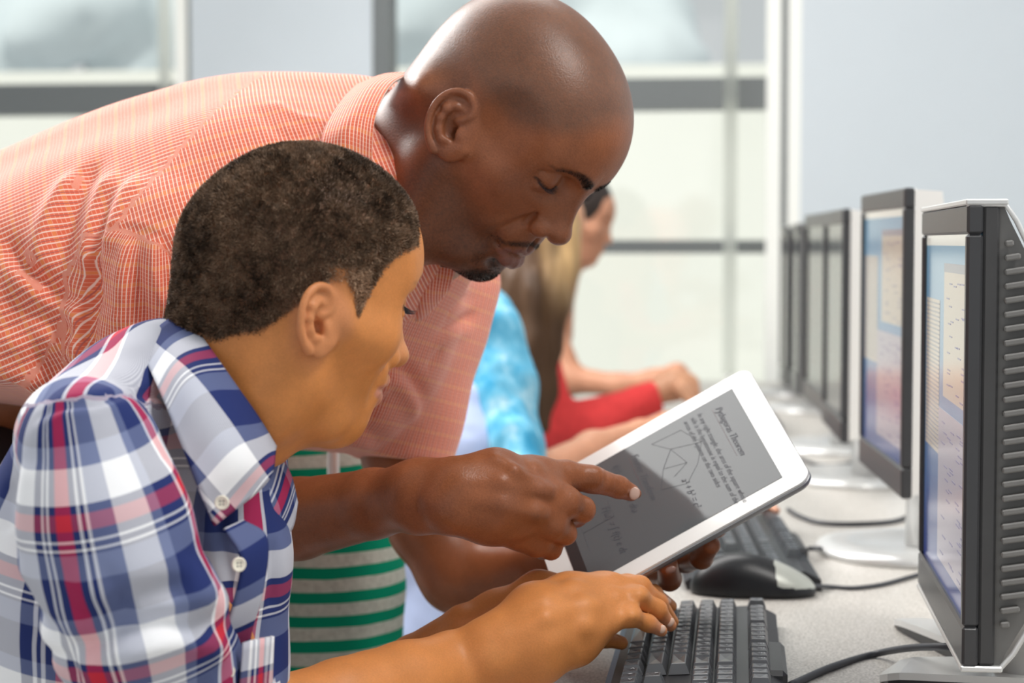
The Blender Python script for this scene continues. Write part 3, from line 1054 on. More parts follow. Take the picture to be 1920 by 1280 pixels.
def clear_mat():
    m = bpy.data.materials.new('clear_film'); m.use_nodes = True
    nt = m.node_tree; nt.nodes.clear()
    o = nt.nodes.new('ShaderNodeOutputMaterial'); mx = nt.nodes.new('ShaderNodeMixShader')
    t = nt.nodes.new('ShaderNodeBsdfTransparent'); g = nt.nodes.new('ShaderNodeBsdfGlossy')
    t.inputs[0].default_value = (.86, .88, .9, 1)
    g.inputs['Roughness'].default_value = .12; mx.inputs[0].default_value = .08
    nt.links.new(t.outputs[0], mx.inputs[1]); nt.links.new(g.outputs[0], mx.inputs[2]); nt.links.new(mx.outputs[0], o.inputs[0])
    return m


M['clear'] = clear_mat()
KX = -.104
keyboard((KX, 1.628, DESK), math.radians(0), 'black keyboard under the boy\'s hands, in front of the mouse')
keyboard((-.068, 2.262, DESK), math.radians(4), 'black keyboard with a clear cover, partly behind the tablet', cover=True)
keyboard((-.085, 3.0, DESK), 0, 'dark keyboard on the desk behind the tablet', legends=False)
keyboard((-.06, 3.75, DESK), 0, 'dark blurred keyboard under the hand of the person in red', legends=False)


# ------------------------------------------------------------------ mouse
def mouse():
    c = on_z(1412, 1120, DESK) + np.array([0, .02, 0])
    t = empty('computer_mouse', c); tag(t, 'black computer mouse with a grey button end, beside the keyboard', 'mouse')
    F = Field()
    F.add(P_ell(c + [-.012, 0, .006], (.054, .031, .0375)), 0)
    F.add(P_ell(c + [.03, 0, .004], (.036, .028, .022)), .02)
    F.add(P_half(c + [0, 0, .001], (0, 0, -1)), .002, 'i')
    v, f = polygonise(F, c - .08, c + .08, .0016)
    fc = v[f].mean(1) - c
    grey = (fc[:, 2] > .0125 - (fc[:, 0] - .03) * .1) & (fc[:, 0] > .022 + .15 * (.035 - fc[:, 2]))
    link_mesh('body', v, f[~grey], M['mouse'], t)
    g = link_mesh('button_panel', v, f[grey], M['mouse_nose'], t)
    MB().tube([c + [.03, -.0, .022], c + [.055, 0, .014]], .0008, 6).build('button_split', M['black'], t)


mouse()


def cable(pts, r, label, name='cable', mat='cable', lift=.0, smooth=10, cat='cable'):
    P = []
    for p in pts:
        if len(p) == 2: q = on_z(p[0], p[1], DESK + r + lift)
        elif len(p) == 3: q = on_z(p[0], p[1], DESK + r + p[2])
        P.append(q)
    P = catmull(P, smooth)
    o = MB().tube(P, r, 10).build(name, M[mat], smooth=True)
    tag(o, label, cat)


cable([(1482, 1284), (1560, 1250), (1640, 1226), (1710, 1214, .02), (1790, 1212, .035), (1870, 1211, .02), (1925, 1224)], .0032, 'thick dark cable curving across the desk to the nearest monitor')
cable([(1517, 1028, .012), (1560, 1029), (1610, 1034), (1670, 1047), (1760, 1066)], .0028, 'dark keyboard cable running from the covered keyboard to the right')
cable([(1524, 1098, .006), (1560, 1100), (1600, 1102), (1650, 1096), (1700, 1083), (1780, 1060)], .0024, 'thin dark mouse cable curving to the right')
cable([(1478, 955), (1500, 968), (1540, 980), (1610, 982), (1680, 976), (1715, 958), (1735, 930)], .0032, 'grey cable looping under the second monitor')
cable([(1500, 860), (1540, 872), (1590, 868), (1640, 850)], .0032, 'blurred grey cable looping under the third monitor')
# coiled white cord behind the near monitor
P = []
for i in range(260):
    s = i / 259
    c = at(1890 + 60 * s, 1130 + 110 * s, 1.85)
    a = s * 2 * PI * 22
    P.append(c + RGT * .005 * math.cos(a) + UPV * .005 * math.sin(a) + np.array([0, .0, 0]))
o = MB().tube(P, .0013, 6).build('coiled_cord', M['white'], smooth=True)
tag(o, 'white coiled cord hanging behind the nearest monitor', 'cord')
# ------------------------------------------------------------------ tablet
TAB_R = pose(-5.8, -29.6, -56)
TAB_O = at(1236, 911, 1.715)
t = empty('tablet', TAB_O)
tag(t, 'white tablet computer held tilted above the keyboard, notes on its screen', 'tablet')
TM = Matrix.Translation(Vector(TAB_O)) @ Matrix([[*TAB_R[i], 0] for i in range(3)] + [[0, 0, 0, 1]])


def rrect(w, h, r, n=8, cx=0, cz=0):
    out = []
    for (sx, sz, a0) in ((1, 1, 0), (-1, 1, 90), (-1, -1, 180), (1, -1, 270)):
        for k in range(n + 1):
            a = math.radians(a0 + 90 * k / n)
            out.append((cx + sx * (w - r) + r * math.cos(a), cz + sz * (h - r) + r * math.sin(a)))
    return out


def slab(name, w, h, r, y0, y1, mat, parent, bev=0.0, cx=0, cz=0):
    """plate facing -y in tablet space"""
    ol = rrect(w, h, r, 8, cx, cz)
    n = len(ol)
    lay = [(y1, 0)]
    if bev: lay = [(y1, bev), (y1 - bev * .4, bev * .3), ((y0 + y1) / 2, 0), (y0 + bev * .3, 0), (y0, bev * .4)]
    else: lay = [(y1, 0), (y0, 0)]
    v, f = [], []
    for (y, ins) in lay:
        for (a, b) in ol:
            s = (1 - ins / w, 1 - ins / h)
            v.append(tuple(TM @ Vector((cx + (a - cx) * s[0], y, cz + (b - cz) * s[1]))))
    for j in range(len(lay) - 1):
        for k in range(n):
            f.append((j * n + k, j * n + (k + 1) % n, (j + 1) * n + (k + 1) % n, (j + 1) * n + k))
    f.append(tuple(range(n))); f.append(tuple((len(lay) - 1) * n + k for k in range(n))[::-1])
    return MB().add(v, f).build(name, mat, parent)


TW, TH = .1215, .0938
slab('shell', TW, TH, .013, .0015, .0095, M['tab_back'], t, .004)
slab('bezel', TW - .0006, TH - .0006, .0125, -.0004, .0016, M['tab_white'], t)


def lcd_mat():
    m, nt, b = new_mat('tablet_screen')
    b.inputs['Base Color'].default_value = (*srgb(74, 76, 78), 1)
    b.inputs['Roughness'].default_value = .05
    b.inputs['Specular IOR Level'].default_value = .22
    b.inputs['Emission Color'].default_value = (*srgb(120, 122, 124), 1)
    b.inputs['Emission Strength'].default_value = .17
    return m


M['lcd'] = lcd_mat()
SW, SH = .0993, .0746
scr = slab('screen', SW, SH, .0006, -.0008, -.0002, M['lcd'], t)
slab('screen_dark_bar', .0055, SH, .0004, -.0010, -.0003, M['black'], t, cx=-SW + .0055)
slab('home_button', .0055, .0055, .0054, -.0009, -.0002, M['tab_white'], t, cx=-TW + .0105)


def pen(pts, mat='note_ink', w=.00032):
    """handwritten stroke on the screen; coordinates in 0..1 of the screen seen upright with the dark bar at the left"""
    P = [TM @ Vector((-SW + 2 * SW * a, -.0010, SH - 2 * SH * b)) for a, b in pts]
    return P, w


def scribble(name, start, direction, n, size, seed, mat='note_ink'):
    """a line of handwriting: small joined strokes running along direction"""
    rr = random.Random(seed)
    dx, dy = direction
    mb = MB(); a, b = start
    for k in range(n):
        L = rr.randint(2, 6)
        pts = []
        for j in range(L * 2 + 1):
            s = (-1) ** j * size * rr.uniform(.25, .55) * (1.7 if rr.random() < .15 else 1)
            pts.append((a + dy * s * (SH / SW), b + -dx * s)); a += dx * size * .42; b += dy * size * .42 * (SW / SH)
        P, w = pen(pts)
        mb.tube([tuple(p) for p in P], .00028, 4)
        a += dx * size * .7; b += dy * size * .7 * (SW / SH)
    return mb.build(name, M[mat], t)


def line(name, segs, mat='note_ink', r=.00013):
    mb = MB()
    for s in segs:
        P, _ = pen(s); mb.tube([tuple(p) for p in P], r, 4)
    return mb.build(name, M[mat], t)


def written(name, text, a, b, size, mat, rot=-90):
    cu = bpy.data.curves.new(name, 'FONT'); cu.body = text; cu.size = size; cu.shear = .35; cu.resolution_u = 2
    cu.space_line = 1.0; cu.extrude = .00002; cu.offset = -.00007
    q = bpy.data.objects.new(name, text_mesh(text, cu, M[mat])); COL.objects.link(q)
    P = Vector((-SW + 2 * SW * a, -.0011, SH - 2 * SH * b))
    # text plane: x along the reading direction, normal towards -y
    ang = math.radians(rot)
    X = Vector((math.cos(ang), 0, math.sin(ang))); Z = Vector((0, -1, 0)); Y = Z.cross(X)
    Mt = Matrix([[X[i], Y[i], Z[i], P[i]] for i in range(3)] + [[0, 0, 0, 1]])
    q.parent = t
    bpy.context.view_layer.update()
    q.matrix_parent_inverse = t.matrix_world.inverted()
    q.matrix_world = TM @ Mt
    return q


bpy.context.view_layer.update()
written('handwriting', 'Pythagoras Theorem', .885, .10, .0095, 'note_ink')
line('underline', [[(.872, .10), (.872, .62)]], 'red_ink')
written('handwriting', 'In any right triangle, the area of the square whose\nside is the hypotenuse is equal to the sum of the\nareas of the squares on the two sides', .80, .06, .0072, 'note_ink')
written('handwriting', 'a\u00b2 + b\u00b2 = c\u00b2', .60, .56, .0098, 'note_ink')
line('triangle_drawing', [[(.62, .24), (.55, .10), (.70, .12), (.76, .33), (.62, .24)], [(.62, .24), (.55, .38), (.50, .55), (.62, .62), (.70, .50), (.76, .33)],
                          [(.55, .38), (.66, .44), (.58, .50)], [(.66, .44), (.62, .24)]])
written('handwriting', 'Fourier Transform', .44, .10, .0098, 'note_ink')
line('underline', [[(.427, .10), (.427, .52)]], 'red_ink')
written('handwriting', 'f(t) = \u222b F(\u03c9) e d\u03c9', .34, .10, .0105, 'note_ink')
written('handwriting', 'F(\u03c9) = \u222b f(t) e dt', .22, .42, .0105, 'note_ink')
line('table_drawing', [[(.10, .10), (.10, .75)], [(.26, .10), (.26, .55), (.10, .55)]])
# ------------------------------------------------------------------ people
def pr(px, d): return px * d / FPX            # pixel radius at depth d -> metres


def L4(pts):
    """(px, py, depth, radius px) -> points, radii"""
    return [at(p[0], p[1], p[2]) for p in pts], [pr(p[3], p[2]) for p in pts]


def limb(F, pts, k=.01, mode='u', k0=None):
    P, R = L4(pts)
    F.chain(P, R, k, mode, k0)


def blob(F, px, py, d, rx, ry, rz, k=.01, mode='u', yaw_=0, pit_=0, rol_=0):
    """ellipsoid with radii in px (x), px (y), m (depth)"""
    R = np.stack([RGT, FWD, UPV], 1) @ rotm(0, 0, yaw_) @ rotm(0, pit_, 0) @ rotm(rol_, 0, 0)
    F.add(P_ell(at(px, py, d), (pr(rx, d), rz, pr(ry, d)), R), k, mode)


def cut(F, px, py, d, dirx, diry, dird=0.0, k=.003):
    """remove everything on the side of the direction (right, down, away)"""
    n = dirx * RGT - diry * UPV + dird * FWD
    F.add(P_half(at(px, py, d), n), k, 'i')


def vnormals(v, f):
    a, b, c, d = (v[f[:, i]] for i in range(4))
    n = np.cross(c - a, d - b)
    out = np.zeros_like(v)
    for i in range(4):
        for k in range(3): out[:, k] += np.bincount(f[:, i], n[:, k], len(v))
    return out / (np.linalg.norm(out, axis=1, keepdims=True) + 1e-12)


def dist_poly(V, P):
    """distance of every vertex to a polyline, and the parameter along it 0..1"""
    best = np.full(len(V), 1e9); tt = np.zeros(len(V))
    n = len(P) - 1
    for i in range(n):
        a, b = P[i], P[i + 1]; ba = b - a
        h = np.clip((V - a) @ ba / (ba @ ba + 1e-12), 0, 1)
        d = np.linalg.norm(V - a - h[:, None] * ba, axis=1)
        m = d < best; best[m] = d[m]; tt[m] = (i + h[m]) / n
    return best, tt


def folds(F, v, f, L):
    """cloth folds. L: (pixel polyline, height mm (+ ridge, - groove), width mm[, shift of the far flank])"""
    N = vnormals(v, f)
    disp = np.zeros(len(v))
    for it in L:
        pts, amp, w = it[:3]
        P = [F.hit(px, py) for px, py in pts]
        P = [p for p in P if p is not None]
        if len(P) < 2: continue
        P = catmull(P, 4) if len(P) > 2 else P
        lo, hi = np.min(P, 0) - .003 * w * 1, np.max(P, 0) + .003 * w
        m = ((v > lo - .01) & (v < hi + .01)).all(1)
        if not m.any(): continue
        d, t = dist_poly(v[m], P)
        taper = np.clip(np.minimum(t, 1 - t) * 5 + .15, 0, 1)
        disp[m] += amp * .001 * taper * np.exp(-(d / (w * .001)) ** 2)
    return v + N * disp[:, None]


def polar_uv(V, axis, up_hint, r0):
    """u = arc around a bent axis, v = length along it"""
    P = [np.array(p) for p in axis]
    seg = [0]
    for i in range(len(P) - 1): seg.append(seg[-1] + np.linalg.norm(P[i + 1] - P[i]))
    best = np.full(len(V), 1e9); along = np.zeros(len(V)); C = np.zeros_like(V); T = np.zeros_like(V)
    for i in range(len(P) - 1):
        a, b = P[i], P[i + 1]; ba = b - a; L = np.linalg.norm(ba)
        h = (V - a) @ ba / (L * L)
        hc = h if len(P) == 2 else np.clip(h, -9 if i == 0 else 0, 9 if i == len(P) - 2 else 1)
        c = a + hc[:, None] * ba
        d = np.linalg.norm(V - c, axis=1)
        m = d < best - 1e-9
        best[m] = d[m]; along[m] = seg[i] + hc[m] * L; C[m] = c[m]; T[m] = ba / L
    q = V - C
    e1 = up_hint - (T @ up_hint)[:, None] * T
    e1 /= np.linalg.norm(e1, axis=1, keepdims=True) + 1e-9
    e2 = np.cross(T, e1)
    ang = np.arctan2((q * e2).sum(1), (q * e1).sum(1))
    return ang * r0, along


def head_local(V, fr):
    R, o, s = fr
    return ((V - o) @ R) / s


def blob_mask(Q, c, r, soft=.35):
    d = np.sqrt((((Q - np.array(c)) / np.array(r)) ** 2).sum(1))
    return 1 - sstep(1 - soft, 1 + soft, d)


def mixc(col, c, m):
    return col * (1 - m[:, None]) + np.array(c)[None] * m[:, None]


FACE_HAIR = {}


def face_paint(Q, p, skin, lip, brow, beard=None, scalp=None, dark=None):
    """pigment by place on the head frame (cm)"""
    A = Q.copy(); A[:, 1] = np.abs(A[:, 1])
    col = np.tile(np.array(skin, float), (len(Q), 1))
    n1 = vnoise(Q, 2.2, 3, 2); n2 = vnoise(Q, 9.0, 5, 2)
    if scalp is not None:
        m = sstep(3.0, 5.5, A[:, 2] - .45 * np.maximum(A[:, 0] - 3.5, 0) ** 1.25 + .1 * n1) * sstep(9.2, 7.0, A[:, 0] + .35 * (A[:, 1] > 9))
        m = np.maximum(m, sstep(0.3, -1.5, A[:, 0]) * sstep(-6.5, -4.0, A[:, 2]) * sstep(6.5, 4.5, A[:, 1] - 2.2))
        col = mixc(col, scalp, m * (.75 + .25 * n2))
    l = p['lip']
    lm = np.zeros(len(Q))
    for (x, y, z, r) in ((l['x'], 0, l['z'] + l['uh'] * .9, .62), (l['x'] - .3, .9, l['z'] + l['uh'] * .8, .52), (l['x'] - .9, 1.8, l['z'] + .2, .36),
                         (l['x'], 0, l['z'] - l['lh'], .8), (l['x'] - .3, .9, l['z'] - l['lh'] * .95, .7), (l['x'] - 1.0, 1.8, l['z'] - .3, .42)):
        lm = np.maximum(lm, blob_mask(A, (x, y, z), (1.3, r * 1.25, r), .25))
    # brows follow the ridge
    bx, bz = p['brow']
    bm = np.zeros(len(Q))
    for i in range(9):
        s = i / 8
        c = (bx + .35 - 2.4 * s ** 1.6, .9 + 3.7 * s, bz + p.get('browz', .15) + .55 * math.sin(PI * min(1, s * 1.15)) - .15 * s)
        bm = np.maximum(bm, blob_mask(A, c, (2.6, .6, .5 * (1 - .6 * s)), .5) * (1 - .5 * s))
    FACE_HAIR['brow'] = bm
    col = mixc(col, brow, np.clip(bm * (1.05 + .5 * n2), 0, 1) * .92)
    if beard is not None:
        j = sstep(-1.5, -5.0, A[:, 2] + .28 * A[:, 0] - 1.6) * sstep(-.8, 1.2, A[:, 0]) * sstep(-11.5, -9.0, A[:, 2])
        st = j * .55
        mo = np.zeros(len(Q))
        for i in range(8):
            s = i / 7
            c = (l['x'] + .35 - 1.5 * s * s, .35 + 2.1 * s, l['z'] + l['uh'] + .85 - .95 * s ** 2)
            mo = np.maximum(mo, blob_mask(A, c, (1.2, .42, .30), .6) * .8)
        for i in range(8):
            s = i / 7
            c = (l['x'] - 1.35 - .1 * s, l['w'] + .35 - .1 * s, l['z'] + .2 - 2.6 * s)
            mo = np.maximum(mo, blob_mask(A, c, (1.3, .5, .5), .7) * .6)
        ch = blob_mask(A, (p['chin'][0] + .6, 0, p['chin'][2] - .55), (2.6, 2.7, 1.5), .5)
        ch = np.maximum(ch, blob_mask(A, (p['chin'][0] - 1.6, 0, p['chin'][2] - 1.7), (2.6, 2.6, 1.5), .5) * .9)
        ch = np.maximum(ch, blob_mask(A, (p['chin'][0] + 1.6, 0, l['z'] - l['lh'] - 1.15), (1.3, .5, .45), .5) * .7)
        tot = np.clip(np.maximum(np.maximum(mo * 1.0, ch * 1.15), st) * (1 + .35 * n2) * (1 - lm), 0, 1)
        FACE_HAIR['beard'] = np.clip(np.maximum(mo, ch) * (1 - lm), 0, 1)
        FACE_HAIR['stubble'] = st
        col = mixc(col, beard, tot)
    col = mixc(col, lip, lm * .85)
    # lash line
    ex, ey, ez = p['eye']; lz = p['lidz']
    em = np.zeros(len(Q))
    for (x, y, z) in ((ex + .95, ey - 1.2, ez + lz + .1), (ex + 1.2, ey - .8, ez + lz - .05), (ex + 1.34, ey - .4, ez + lz - .12), (ex + 1.34, ey, ez + lz - .12), (ex + 1.3, ey + .45, ez + lz - .08), (ex + 1.1, ey + .9, ez + lz + .05), (ex + .75, ey + 1.4, ez + lz + .2)):
        em = np.maximum(em, blob_mask(A, (x, y, z), (.5, .36, .16), .4))
    col = mixc(col, (.012, .008, .006), em * .9)
    return np.clip(col * (1 + .06 * n1[:, None]), 0, 1)


def finish_skin(name, v, f, col, mat, parent):
    o = link_mesh(name, v, f, mat, parent)
    set_attr(o, 'col', np.concatenate([col, np.ones((len(col), 1))], 1))
    return o


def join_meshes(parts):
    V, Fc, C, b = [], [], [], 0
    for v, f, c in parts:
        V.append(v); Fc.append(f + b); C.append(c); b += len(v)
    return np.concatenate(V), np.concatenate(Fc), np.concatenate(C)


def bbox(pts, m):
    P = np.array(pts); return P.min(0) - m, P.max(0) + m


SK_MAN = np.array([.26, .088, .036])
SK_BOY = np.array([.60, .225, .062])

# ================= the man =================
M['skin_man'] = mat_skin('skin_man', rough=.38, sss=.06, bump=.45, nscale=620, spec=.32, tint=.22)
M['skin_boy'] = mat_skin('skin_boy', rough=.47, sss=.10, bump=.18, nscale=700, spec=.32)
man = empty('person', at(0, 900, 1.8) * np.array([1, 1, 0]))
tag(man, 'bald man in a salmon checked shirt leaning over the boy and pointing at the tablet', 'person')

MAN.update(ear=(.45, 7.35, .25), ears=1.0, earflare=20, eartilt=40)
mfr = (pose(-33, 48, -3), at(929, 255, 1.68), .01)
F = Field()
F.frame(mfr[0], mfr[1], .01, True)
head_field(F, MAN)
F.frame()
NECK = [(868, 215, 1.70, 118), (800, 325, 1.735, 132), (700, 440, 1.78, 150), (620, 520, 1.80, 200)]
limb(F, NECK, .05, k0=.045)
limb(F, [(835, 330, 1.65, 50), (760, 440, 1.66, 60)], .03)
blob(F, 800, 175, 1.66, 30, 30, .035, .03)
F.frame(mfr[0], mfr[1], .01, True)
ear_field(F, MAN)
F.frame()
c = mfr[1]
v1, f1 = polygonise(F, c - [.30, .17, .17], c + [.16, .17, .19], .0015)
Q = head_local(v1, mfr)
vm1, fm1 = v1, f1
c1 = face_paint(Q, MAN, SK_MAN, (.17, .075, .062), (.018, .010, .008), beard=(.022, .013, .010), scalp=(.120, .062, .040))
A = Q.copy(); A[:, 1] = np.abs(A[:, 1])
em = blob_mask(A, (-.4, 8.2, 0), (3.0, 1.7, 3.6), .3)
c1 = mixc(c1, (.21, .078, .042), em * .5)
c1 = mixc(c1, (.20, .072, .038), blob_mask(A, (6.8, 4.2, .2), (3, 3, 2.4), .6) * .45)
c1 = mixc(c1, (.21, .082, .045), blob_mask(A, (11, 0, -.2), (2.2, 2.2, 3.0), .5) * .35)
MANHEAD = F
FH = dict(FACE_HAIR)
# arms ---------------------------------------------------------------
F = Field()
# near forearm and pointing hand
limb(F, [(330, 560, 1.60, 95), (360, 900, 1.68, 95), (430, 985, 1.72, 84)], .01)
limb(F, [(430, 985, 1.72, 86), (560, 972, 1.67, 76), (700, 944, 1.61, 65), (790, 930, 1.57, 57)], .006)
limb(F, [(790, 918, 1.57, 44), (870, 912, 1.55, 44)], .03)
limb(F, [(790, 950, 1.565, 40), (862, 950, 1.55, 38)], .02)
blob(F, 822, 946, 1.535, 26, 24, .010, .012)         # wrist bone
# back of the hand
for q in ([(860, 905, 1.55, 40), (930, 890, 1.56, 42), (1005, 893, 1.585, 30)],
          [(860, 925, 1.545, 42), (940, 925, 1.55, 40), (1022, 926, 1.57, 26)],
          [(860, 945, 1.545, 38), (930, 955, 1.55, 36), (1008, 966, 1.565, 26)],
          [(850, 955, 1.55, 34), (915, 978, 1.56, 32), (978, 1004, 1.575, 24)]):
    limb(F, q, .018)
limb(F, [(940, 905, 1.60, 40), (985, 950, 1.61, 42)], .02)
k = .006
limb(F, [(1000, 889, 1.583, 31), (1060, 891, 1.60, 28), (1112, 899, 1.615, 25), (1160, 913, 1.63, 20.5), (1183, 923, 1.64, 16.5)], .004, k0=.014)
blob(F, 1110, 893, 1.605, 22, 20, .007, .006)
limb(F, [(1022, 926, 1.57, 26), (1062, 940, 1.575, 26), (1092, 954, 1.59, 23)], .006, k0=.014)
limb(F, [(1092, 956, 1.59, 22), (1080, 966, 1.625, 20), (1050, 965, 1.65, 17)], .006)
limb(F, [(1008, 966, 1.565, 25), (1035, 985, 1.57, 24), (1060, 1000, 1.585, 20)], .006, k0=.012)
limb(F, [(1060, 1000, 1.585, 19), (1045, 1008, 1.62, 18), (1020, 1000, 1.645, 16)], .006)
limb(F, [(978, 1004, 1.575, 24), (1005, 1020, 1.58, 22), (1033, 1029, 1.595, 18.5)], .006, k0=.012)
limb(F, [(1033, 1029, 1.595, 18), (1018, 1030, 1.625, 16), (990, 1015, 1.645, 14)], .006)
limb(F, [(905, 880, 1.60, 30), (960, 885, 1.64, 26), (1015, 905, 1.67, 20), (1050, 925, 1.68, 16)], .01, k0=.02)   # thumb behind
for (x, y, d, r) in ((1022, 918, 1.552, 15), (1008, 962, 1.548, 15), (975, 992, 1.556, 13), (1000, 882, 1.565, 14)):
    blob(F, x, y, d, r, r * .9, .006, .010)
# tendons and veins
for q in ([(870, 905, 1.532, 4), (940, 905, 1.532, 4), (1010, 916, 1.546, 5)], [(875, 930, 1.529, 4), (940, 944, 1.529, 4), (1000, 960, 1.543, 5)],
          [(930, 862, 1.542, 3), (965, 882, 1.536, 3.5), (1000, 902, 1.549, 3)]):
    limb(F, q, .011)
# wrinkles over the knuckle, and creases between fingers
for (a, b) in (((1102, 884), (1100, 906)), ((1109, 883), (1108, 908)), ((1116, 885), (1116, 908)), ((1158, 902), (1155, 925)), ((1163, 904), (1160, 926))):
    limb(F, [(a[0], a[1], 1.591 if a[0] < 1130 else 1.616, 1.1), (b[0], b[1], 1.592 if a[0] < 1130 else 1.616, 1.1)], .003, 's')
# nail of the pointing finger
blob(F, 1190, 925, 1.632, 13, 11, .0075, .002)
# far arm holding the tablet
limb(F, [(800, 600, 1.96, 60), (758, 850, 1.93, 78), (806, 985, 1.93, 76), (858, 1078, 1.91, 66)], .01)
limb(F, [(858, 1076, 1.91, 66), (920, 1083, 1.89, 56), (1000, 1068, 1.86, 48), (1090, 1062, 1.84, 40)], .008, k0=.02)
limb(F, [(1090, 1060, 1.84, 38), (1160, 1050, 1.81, 44), (1215, 1035, 1.785, 40)], .02)
limb(F, [(1190, 1060, 1.79, 26), (1232, 1082, 1.75, 23), (1255, 1085, 1.70, 21), (1251, 1058, 1.655, 20.5)], .006, k0=.012)
limb(F, [(1220, 1030, 1.79, 26), (1285, 1050, 1.76, 22), (1315, 1045, 1.70, 20), (1333, 1022, 1.665, 18)], .006, k0=.012)
limb(F, [(1230, 1000, 1.80, 24), (1300, 1005, 1.79, 20), (1345, 990, 1.76, 18)], .006, k0=.012)
limb(F, [(1220, 980, 1.80, 22), (1290, 960, 1.80, 18), (1335, 950, 1.78, 15)], .006, k0=.012)
limb(F, [(1130, 1020, 1.82, 30), (1140, 960, 1.80, 24), (1160, 900, 1.79, 18)], .01, k0=.015)
lo, hi = bbox([at(260, 520, 1.55), at(260, 1180, 2.0), at(1380, 850, 1.95), at(1260, 1140, 1.55), at(800, 560, 2.05)], .03)
MANARM = F
v2, f2 = polygonise(F, lo, hi, .0019)
c2 = np.tile(SK_MAN * [1.03, 1.0, .95], (len(v2), 1))
n = vnoise(v2, 60, 2, 3)
c2 *= (1 + .10 * n)[:, None]


def near(V, q, r, soft=.5):
    p = at(*q[:3]); d = np.linalg.norm(V - p, axis=1) / pr(r, q[2]); return 1 - sstep(1 - soft, 1 + soft, d)


for q, r in (((1190, 924, 1.621), 13),):
    c2 = mixc(c2, (.60, .40, .33), near(v2, q, r, .18))
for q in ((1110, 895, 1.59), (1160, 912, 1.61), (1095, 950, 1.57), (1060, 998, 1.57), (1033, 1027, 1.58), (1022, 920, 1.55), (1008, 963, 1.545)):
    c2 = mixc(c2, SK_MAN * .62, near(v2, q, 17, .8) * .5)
for q in ((822, 944, 1.52), (1018, 905, 1.55), (960, 940, 1.52)):
    c2 = mixc(c2, (.23, .085, .045), near(v2, q, 26, .8) * .5)
for q in ((1251, 1056, 1.64), (1333, 1020, 1.65)):
    c2 = mixc(c2, (.30, .115, .07), near(v2, q, 20, .6) * .7)
for q in ((1258, 1068, 1.635), (1326, 1030, 1.64)):
    pass
# torso under the shirt
F = Field()
limb(F, [(640, 470, 1.82, 110), (520, 520, 1.84, 160), (300, 600, 1.86, 165), (0, 720, 1.9, 165), (-200, 850, 1.95, 170)], .02)
lo, hi = bbox([at(-400, 300, 1.7), at(900, 200, 2.1), at(-400, 1100, 2.1)], .05)
v3, f3 = polygonise(F, lo, hi, .01)
v, f, col = join_meshes([(v1, f1, c1), (v2, f2, c2), (v3, f3, np.tile(SK_MAN, (len(v3), 1)))])
finish_skin('body', v, f, col, M['skin_man'], man)

# shirt ---------------------------------------------------------------
F = Field()
def spine(off, rs, pts=((690, 388), (560, 420), (420, 447), (260, 500), (120, 575), (0, 640), (-160, 760), (-320, 900))):
    P = [at(x, y, 1.80 + .0 * i + off) for i, (x, y) in enumerate(pts)]
    F.chain(P, rs, .05)
R8 = [.118, .128, .134, .135, .137, .140, .145, .15]
spine(0, R8)
spine(-.10, [.085, .095, .105, .110, .115, .12, .12, .12], ((640, 420), (520, 460), (400, 490), (250, 540), (120, 610), (0, 680), (-160, 800), (-320, 930)))
spine(.10, [.085, .11, .12, .12, .12, .12, .12, .12])
limb(F, [(330, 500, 1.60, 150), (480, 450, 1.72, 210), (800, 500, 1.95, 110)], .05)          # shoulder line
limb(F, [(230, 640, 1.72, 150), (60, 800, 1.74, 190), (-120, 1000, 1.8, 220)], .05)            # flank
limb(F, [(760, 560, 1.90, 100), (690, 640, 1.88, 130), (620, 720, 1.86, 120), (560, 790, 1.85, 80)], .04)   # hanging front
limb(F, [(600, 600, 1.85, 220), (400, 750, 1.85, 200)], .05)
SPINE = [at(800, 330, 1.80), at(-320, 800, 1.8)]
# near sleeve
limb(F, [(300, 520, 1.585, 105), (270, 640, 1.60, 108), (275, 800, 1.63, 112), (300, 900, 1.66, 108)], .022)
# far sleeve
limb(F, [(838, 545, 1.93, 88), (800, 640, 1.93, 92), (770, 760, 1.925, 92), (752, 880, 1.92, 92)], .03)
limb(F, [(905, 528, 1.93, 14), (860, 600, 1.93, 30)], .03)
